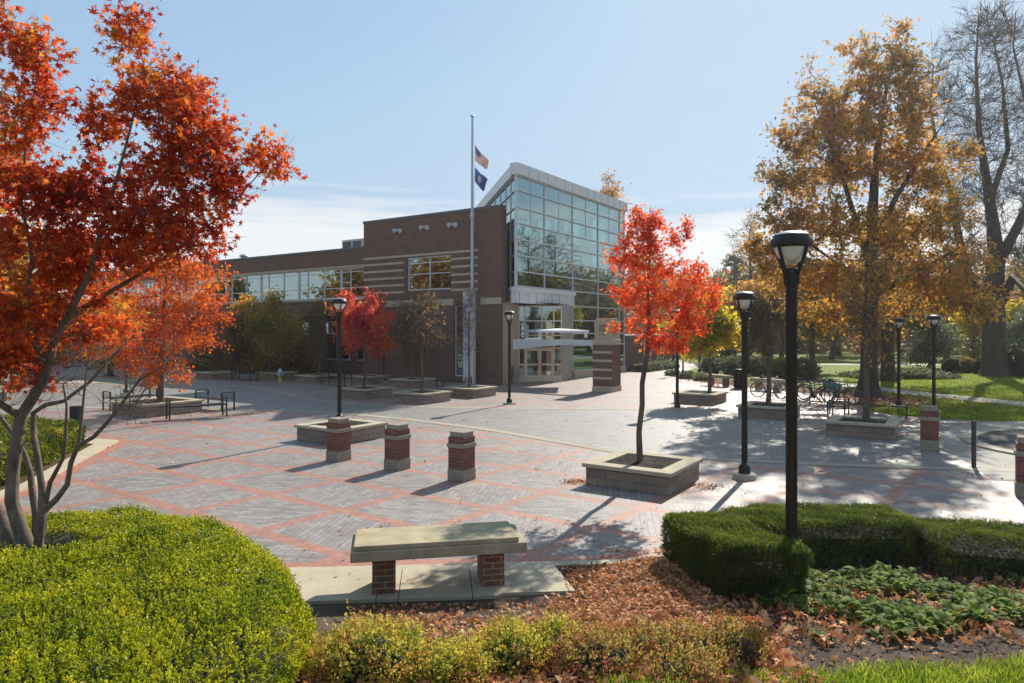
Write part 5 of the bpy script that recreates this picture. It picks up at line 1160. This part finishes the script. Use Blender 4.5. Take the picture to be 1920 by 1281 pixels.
hedge('boxwood_hedge', 'large rounded yellow green boxwood hedge filling the lower left foreground', [box_poly], zt, lambda x, y: 1.08, .42, 46000, 12000, .062, 8, .0215, 'oval', 'lf_box', 81, cut=bcut, bump=.035, deep=.05, up=.8,
      cores=[([(-1.7, 2.6), (-1.68, 4.4), (-1.85, 5.3), (-2.3, 5.8), (-7.4, 5.8), (-7, 2.6)], .88), ([(-2.3, 5.8), (-2.75, 6.6), (-3.65, 6.6), (-3.65, 5.8)], .86), ([(-2.75, 6.6), (-3.3, 7.1), (-4.2, 7.28), (-5.2, 7.22), (-7, 7.1), (-7.2, 6.6)], .86)])
yz = lambda x, y: zt(x, y)+.56
hedge('yew_hedge', 'clipped dark green yew hedge bending round the near lamp post', [[(1.95, 8.75), (2.15, 6.95), (2.6, 6.74), (2.98, 6.84), (2.99, 7.08), (2.82, 7.5), (2.85, 8.6), (2.5, 8.95)], [(2.5, 8.95), (2.75, 8.2), (3.6, 8.15), (4.85, 8.2), (5.05, 8.5), (5.0, 9.45), (4.2, 9.5), (3.3, 9.45)]], zt, yz, .09, 11000, 8500, .05, 7, .03, 'needle', 'lf_yew', 82, core_drop=.1, bump=.03, up=.8)
hedge('yew_hedge', 'lower dark yew hedge continuing to the right edge of the photo', [[(4.9, 8.75), (4.98, 7.75), (6.4, 7.2), (8, 6.9), (8.2, 7.6), (6.6, 8.2), (5.6, 8.9)]], zt, lambda x, y: zt(x, y)+.5, .09, 8500, 6500, .05, 7, .03, 'needle', 'lf_yew', 83, core_drop=.1, bump=.03, up=.8)
hedge('variegated_hedge', 'low clipped green and yellow hedge behind the near maple trunks at the left', [[(-10.95, 17.5), (-9.75, 13.2), (-9.7, 11.4), (-12, 11.4), (-17, 15), (-17.5, 20), (-14, 18.9), (-12.6, 18.3)]], flat, lambda x, y: .62, .15, 12000, 7000, .08, 6, .055, 'oval', 'lf_box2', 84, bump=.03)
wf = [fp(27, -1.5), fp(14.5, -1.5), fp(14.5, -.3), fp(27, -.3)]
hedge('foundation_hedge', 'dark hedge in the shade along the foot of the long wing', [[(p.x, p.y) for p in wf]], flat, lambda x, y: 2.0+.25*math.sin(x*2.1), .5, 2600, 5200, .3, 5, .2, 'oval', 'lf_olive', 85, bump=.12)
af = [C0+U*14.6+NR*1.5, C0+U*21+NR*1.5, C0+U*21+NR*.4, C0+U*14.6+NR*.4]
hedge('low_hedge', 'low leafy green hedge at the foot of the annex, right of the pylon', [[(p.x, p.y) for p in af]], flat, lambda x, y: .42, .2, 1500, 900, .14, 5, .12, 'oval', 'lf_grey', 86, bump=.05)
def mound(name, label, c, rx, ry, h, n, L, per, lsize, shape, leaf, seed, z0=0., cat='shrub', group=None, core=True, full=False, up=.5):
    rg = np.random.default_rng(seed); base = (c[0], c[1], z0); root = empty(name, base, label, cat, group=group)
    d = unit(rg.normal(size=(n, 3))); 
    if not full: d[:, 2] = np.abs(d[:, 2])
    f = 1-np.abs(rg.normal(size=(n, 1)))*.12+.10*np.sin(d[:, :1]*7+seed)*np.cos(d[:, 1:2]*6+seed*2)
    ctr = np.array([c[0], c[1], z0+(h/2 if full else 0)]); pos = ctr+d*f*np.array([rx, ry, h/2 if full else h])*.92
    V_, r = sprigs(rg, pos, d, L, per, lsize, shape, up=up); np_mesh('foliage', V_, LEAF[shape].shape[0], M[leaf], root, base, r)
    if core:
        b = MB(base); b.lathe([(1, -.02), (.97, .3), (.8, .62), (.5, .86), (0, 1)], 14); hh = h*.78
        b.v = [Vector(((p.x+c[0])*rx*.78, (p.y+c[1])*ry*.78, (p.z+z0)*hh)) for p in b.v]; b.build('dark_core', M['core'], root)
    return root
# spirea mounds along the bottom edge
k = 0
for x, y, rx, h, lab in ((-1.02, 4.95, .46, .42, 'golden yellow mound shrub beside the boxwood hedge at the bottom edge'), (-.42, 4.8, .3, .26, 'small yellow green shrub right of the golden mound'), (-.02, 5.1, .34, .36, 'yellow and brown shrub below the stone bench'), (.34, 5.35, .24, .34, 'upright yellow tipped shrub below the right end of the bench'),
                         (.62, 5.0, .36, .34, 'red and yellow shrub in the middle of the bottom edge'), (1.02, 5.25, .32, .32, 'reddish shrub half buried in fallen leaves'), (1.36, 5.2, .30, .34, 'orange green shrub in front of the yew hedge end'), (1.72, 5.35, .30, .36, 'yellow topped shrub nearest the broad leaved plants'), (1.2, 4.85, .3, .22, 'low brown shrub at the grass edge')):
    k += 1; mound('spirea_shrub', lab, (x, y), rx, rx*.9, h*.85, int((1050 if k < 5 else 620)*rx/.36), .12, 7, .026, 'oval', 'lf_spirea' if k < 5 else 'lf_spirea2', 100+k, zt(x, y)-.02, group='low shrubs along the bottom edge', up=.9)
# round shrubs on the far lawn
for i, (px, by, w_, h, lab) in enumerate(((1333, 705, 17, 1.25, 'round grey green shrub left of the yellow tree trunk'), (1374, 706, 20, 1.2, 'round grey green shrub behind the dark bin'), (1417, 704, 16, 1.15, 'round grey green shrub right of the second lamp post'), (1443, 706, 14, 1.1, 'small grey green shrub behind the silver bicycle'), (1470, 712, 24, 1.25, 'yellowish round shrub left of the near lamp post'), (1512, 712, 22, 1.2, 'grey green shrub right of the near lamp post'))):
    p = G(px, by); mound('round_shrub', lab, (p.x, p.y), w_*p.y/F, w_*p.y/F, h, 420, .25, 5, .13, 'oval', 'lf_grey' if i != 4 else 'lf_box2', 120+i, 0, group='round shrubs on the far lawn', full=True)
for i, (px, by, w_, h, lab) in enumerate(((1784, 701, 13, .95, 'small clipped green bush left of the huge bare trunk'), (1812, 699, 14, .9, 'brownish clipped bush between two green ones on the lawn'), (1838, 701, 12, .8, 'small dark bush close to the huge bare trunk'), (1905, 706, 40, 2.4, 'big dark shrub right of the huge bare trunk'))):
    p = G(px, by); mound('lawn_shrub', lab, (p.x, p.y), w_*p.y/F, w_*p.y/F, h, 420, .25, 5, .15, 'oval', 'lf_green' if i != 1 else 'lf_olive', 130+i, 0, group='bushes by the huge trunk', full=True)
mound('ivy_mound', 'low wide mound of shiny ivy on the lawn behind the oak', (24.3, 43.0), 3.7, 2.2, .5, 2600, .14, 4, .16, 'oval', 'lf_grey', 140, 0, cat='ground cover')
p = G(1262, 707)
for i, (px, by, w_, h, lab) in enumerate(((1262, 704, 14, .3, 'low green plants at the tip of the bed by the path'), (1290, 710, 18, .35, 'low green plants in the bed before the yellow tree'), (1318, 714, 16, .35, 'leafy low plants left of the far stone bench'))):
    p = G(px, by); mound('bed_plants', lab, (p.x, p.y), w_*p.y/F, .7, h, 260, .14, 4, .12, 'oval', 'lf_grey', 150+i, .01, cat='plants', core=False)

# broad leaved plants under the yew
def hosta(seed):
    rg = np.random.default_rng(seed); n = 26; k = 7; F_ = []
    for i in range(n):
        a = rg.uniform(0, 6.28); L = rg.uniform(.10, .19); el = rg.uniform(.55, 1.35); wd = L*rg.uniform(.17, .25); d = np.array([math.cos(a), math.sin(a)]); s = np.array([-d[1], d[0]])
        st = rg.uniform(.01, .08); prev = None; dr = rg.uniform(.35, 1.0); z0 = rg.uniform(.04, .13)
        for j in range(k+1):
            t = j/k; rr = st+L*math.cos(el*(.4))*t; zz = z0+L*math.sin(el)*t-L*dr*t*t; w_ = wd*math.sin(math.pi*min(1, t*.93+.05))**.8+.002
            c = np.array([*(d*rr), max(zz, .01)]); e = np.array([*(s*w_), .25*w_]); g_ = np.array([*(-s*w_), .25*w_]); cur = (c+e, c, c+g_)
            if prev is not None: F_.append(np.stack([prev[0], cur[0], cur[1], prev[1]])); F_.append(np.stack([prev[1], cur[1], cur[2], prev[2]]))
            prev = cur
    r = np.repeat(rg.uniform(0, 1, n), k*2); return np.stack(F_), r
protos = []
for s in (1, 2, 3, 4):
    Vt, r = hosta(200+s); o = np_mesh('broad_leaf_plant', Vt, 4, M['lf_hosta'], rnd=r); protos.append(o)
rgp = np.random.default_rng(9); spots = []
while len(spots) < 118:
    x, y = rgp.uniform(2.5, 6.6), rgp.uniform(5.5, 7.7)
    if y < 5.75+.33*max(0, x-3.1)*1.0 or y > 7.95-.16*(x-2.5): continue
    if x < 3.0 and y > 6.7: continue
    if math.sin(x*2.6+1)*math.sin(y*3.4+x) < -.25: continue
    if all((x-a)**2+(y-b_)**2 > .115**2 for a, b_ in spots): spots.append((x, y))
for i, (x, y) in enumerate(spots):
    o = protos[i] if i < 4 else protos[i % 4].copy()
    if i >= 4: COL.objects.link(o)
    o.location = (x, y, zt(x, y)); o.rotation_euler = (0, 0, rgp.uniform(0, 6.28)); s = rgp.uniform(.5, .95); o.scale = (s, s, s*rgp.uniform(.8, 1.15))
    tag(o, 'clump of broad green leaves among fallen leaves below the yew hedges', 'plant', 'broad leaved plants at the lower right')

# ---------------------------------------------------------------- leaf litter, chips, stalks, grass
def litter(name, label, pts, size, mat, shape, seed, cat, up=1.2):
    rg = np.random.default_rng(seed); V_ = leaf_verts(rg, pts, size, shape, up)
    return tag(np_mesh(name, V_, V_.shape[1], M[mat], rnd=rg.uniform(0, 1, len(pts))), label, cat, kind='stuff')
rg = np.random.default_rng(31)
def scatter(n, x0, x1, y0, y1, keep=None):
    p = np.stack([rg.uniform(x0, x1, n), rg.uniform(y0, y1, n)], 1)
    if keep is not None: p = p[keep(p)]
    return p
def onbed(p, dz=.02): return np.array([[x, y, zt(x, y)+dz+abs(rg.normal())*.012] for x, y in p])
inb = lambda p: (p[:, 1] < np.array([kerb_y(x)-.05 for x in p[:, 0]]))
off_pad = lambda p: ~((p[:, 0] < .62+.0*p[:, 1]) & (p[:, 1] > 7.62)) & ~((p[:, 0] < .2) & (p[:, 1] > 7.4))
A1 = scatter(9500, .35, 2.2, 5.2, 8.75, lambda p: inb(p) & off_pad(p) & (rg.uniform(size=len(p)) < np.clip(1.15-np.abs(p[:, 0]-1.15-.1*(p[:, 1]-7))*.75, .1, 1)))
A2 = scatter(4200, -1.5, 2.2, 4.5, 6.7, lambda p: inb(p) & off_pad(p)); A3 = scatter(3000, 2.2, 6.5, 5.3, 8.2, lambda p: (rg.uniform(size=len(p)) < np.clip(1.1-(p[:, 0]-2.2)*.2, .2, 1)) & (p[:, 1] > 5.5+.25*(p[:, 0]-2.2)))
A4 = scatter(350, -1.6, .5, 6.5, 7.4); A5 = scatter(260, 1.5, 2.3, 8.3, 9.3)
A6 = scatter(500, 2.3, 7, 4.9, 6.2)
litter('fallen_leaves', 'orange and brown fallen leaves covering the mulch bed below the bench', np.concatenate([onbed(A1), onbed(A2, .03), onbed(A3, .03), onbed(A4), onbed(A6, .015)]), .072, 'lf_fallen', 'star', 301, 'leaves', .7)
B1 = scatter(1100, .3, 2.2, 4.6, 6.2); litter('fallen_leaves', 'large curled brown oak leaves among the low shrubs', np.concatenate([onbed(B1, .05), onbed(scatter(620, 2.2, 6, 5.6, 7.6), .06)]), .11, 'lf_fallen', 'oak', 302, 'leaves', .2)
pl = [scatter(520, -12, 12, 9.3, 24), scatter(90, -3, 3, 8.9, 11), scatter(200, 8, 16, 13, 26)]
for (x, y), n, s in (((1.28, 13.45), 160, .13), ((3.75, 13.0), 110, .16), ((-9.6, 24.2), 120, .5), ((-9.9, 16.4), 200, .0), ((-11, 24), 120, .6)):
    pl.append(np.array([x, y])+rg.normal(size=(n, 2))*s if s else np.stack([-10.6+1.3*(t_ := rg.uniform(0, 1, n))+rg.normal(size=n)*.08, 18.1-4.8*t_+rg.normal(size=n)*.06], 1))
pl.append(np.stack([rg.uniform(1.2, 2.2, 120), rg.uniform(8.9, 9.4, 120)], 1))
pl = np.concatenate(pl); litter('fallen_leaves', 'scattered dry leaves on the plaza paving', np.concatenate([pl, np.full((len(pl), 1), .022)+np.abs(rg.normal(size=(len(pl), 1)))*.008], 1), .072, 'lf_fallen', 'star', 303, 'leaves', 1.0)
ol = np.concatenate([np.array([15.8, 29.0])+rg.normal(size=(1500, 2))*np.array([1.7, 2.2]), scatter(2600, 12, 50, 23, 50), np.array([12, 39])+rg.normal(size=(700, 2))*np.array([1, 3])])
litter('fallen_leaves', 'brown leaves scattered on the lawn and round the oak trunk', np.concatenate([ol, np.full((len(ol), 1), .03)], 1), .14, 'lf_fallen', 'oak', 304, 'leaves', 1.2)
pp = onbed(np.concatenate([scatter(60, -3, .6, 7.6, 8.4)[:14]*1]), .05); pp[:, 2] = .058
litter('fallen_leaves', 'a few dry leaves on the concrete bench pad', pp, .06, 'lf_fallen', 'star', 305, 'leaves', 1.0)
ch = np.concatenate([scatter(5200, -1.8, 2.4, 4.6, 8.6, lambda p: inb(p) & off_pad(p)), scatter(5200, 2.0, 8, 4.9, 8.4)])
litter('mulch_chips', 'dark bark chips strewn over the planting bed', onbed(ch, .008), .05, 'chips', 'needle', 306, 'mulch', 1.0)
sp = []
for kk in PL:
    c = PL[kk].location; n = 500 if kk == 'P1' else 60; hw = .5 if kk != 'P3' else .7; a = rg.uniform(-hw, hw, (n, 2)); sp.append(np.stack([c.x+a[:, 0]*U.x+a[:, 1]*V.x, c.y+a[:, 0]*U.y+a[:, 1]*V.y, np.full(n, .385)], 1))
litter('mulch_chips', 'bark chips on the soil of the tree planters', np.concatenate(sp), .06, 'chips', 'needle', 307, 'mulch', .8)
n = 420; q = np.stack([rg.uniform(2.4, 6.2, n), rg.uniform(5.7, 7.9, n)], 1); q = q[(q[:, 1] > 5.8+.3*np.maximum(0, q[:, 0]-3.1))]; a = onbed(q, 0); b_ = a+np.stack([rg.normal(size=len(q))*.05, rg.normal(size=len(q))*.05, rg.uniform(.1, .32, len(q))], 1)
tag(np_mesh('dry_stalks', twigs_mesh(a, b_, .003, .002), 4, M['bark3']), 'thin dry stalks standing among the broad leaved plants', 'stalks', kind='stuff')
n = 26000; q = np.stack([rg.uniform(.6, 5.2, n), rg.uniform(3.9, 5.45, n)], 1); q = q[q[:, 1] < 4.97+(q[:, 0]-1.6)*.12+.05*np.sin(q[:, 0]*5)+rg.normal(size=n)*.05]
D = np.stack([rg.normal(size=len(q))*.35, rg.normal(size=len(q))*.35, np.ones(len(q))], 1); Vt = leaf_verts(rg, onbed(q, .01), .07, 'blade', 0, D, .2)
tag(np_mesh('grass', Vt, 4, M['lf_grass'], rnd=rg.uniform(0, 1, len(q))), 'bright green grass along the bottom right edge', 'grass', kind='stuff')
n = 60000; yy = 20.5+rg.uniform(0, 1, n)**1.6*26; xx = rg.uniform(.45, .80, n)*yy+1.5; q = np.stack([xx, yy], 1); ok = in_poly(q, lawn_edge+[(12.2, 49), (60, 49)])
pth = smooth([(24.5, 20.9), (22.2, 26), (20.1, 32), (18.9, 37), (17.9, 42), (16.6, 48), (15.2, 54)])+smooth([(14.0, 54), (15.2, 48.5), (16.4, 42), (17.4, 36.6), (18.4, 31.6), (20.3, 25.5), (22.6, 20.9)])
ok &= ~in_poly(q, pth); ok &= ~(((q[:, 0]-15.6)/1.6)**2+((q[:, 1]-29)/2.6)**2 < rg.uniform(.6, 1.3, n)); q = q[ok]
D = np.stack([rg.normal(size=len(q))*.4, rg.normal(size=len(q))*.4, np.ones(len(q))], 1); Vt = leaf_verts(rg, np.concatenate([q, np.full((len(q), 1), .005)], 1), .09, 'blade', 0, D, .2); Vt[:, :2] += (Vt[:, :2]-Vt[:, :2].mean(1, keepdims=True))*2
tag(np_mesh('grass', Vt, 4, M['lf_grass'], rnd=rg.uniform(0, 1, len(q))), 'sunlit lawn grass beyond the plaza at the right', 'grass', kind='stuff')

# ---------------------------------------------------------------- scatter volume added like lens flare: lifts far blacks, glows sunward
b = MB(); b.box(-150, -25, -1.2, 150, 170, 36); hz = tag(b.build('flare_veil', None), 'thin scatter volume added over the campus to stand in for lens flare', 'flare_veil', kind='stuff')
m = bpy.data.materials.new('flare_veil'); m.use_nodes = True; t = NT(m.node_tree); t.n.clear(); out = t.n.new('ShaderNodeOutputMaterial')
pv = t.n.new('ShaderNodeVolumePrincipled'); pv.inputs['Color'].default_value = (.95, .95, .95, 1); pv.inputs['Density'].default_value = .00045; pv.inputs['Anisotropy'].default_value = .55
t.l.new(pv.outputs[0], out.inputs['Volume']); hz.data.materials.append(m)
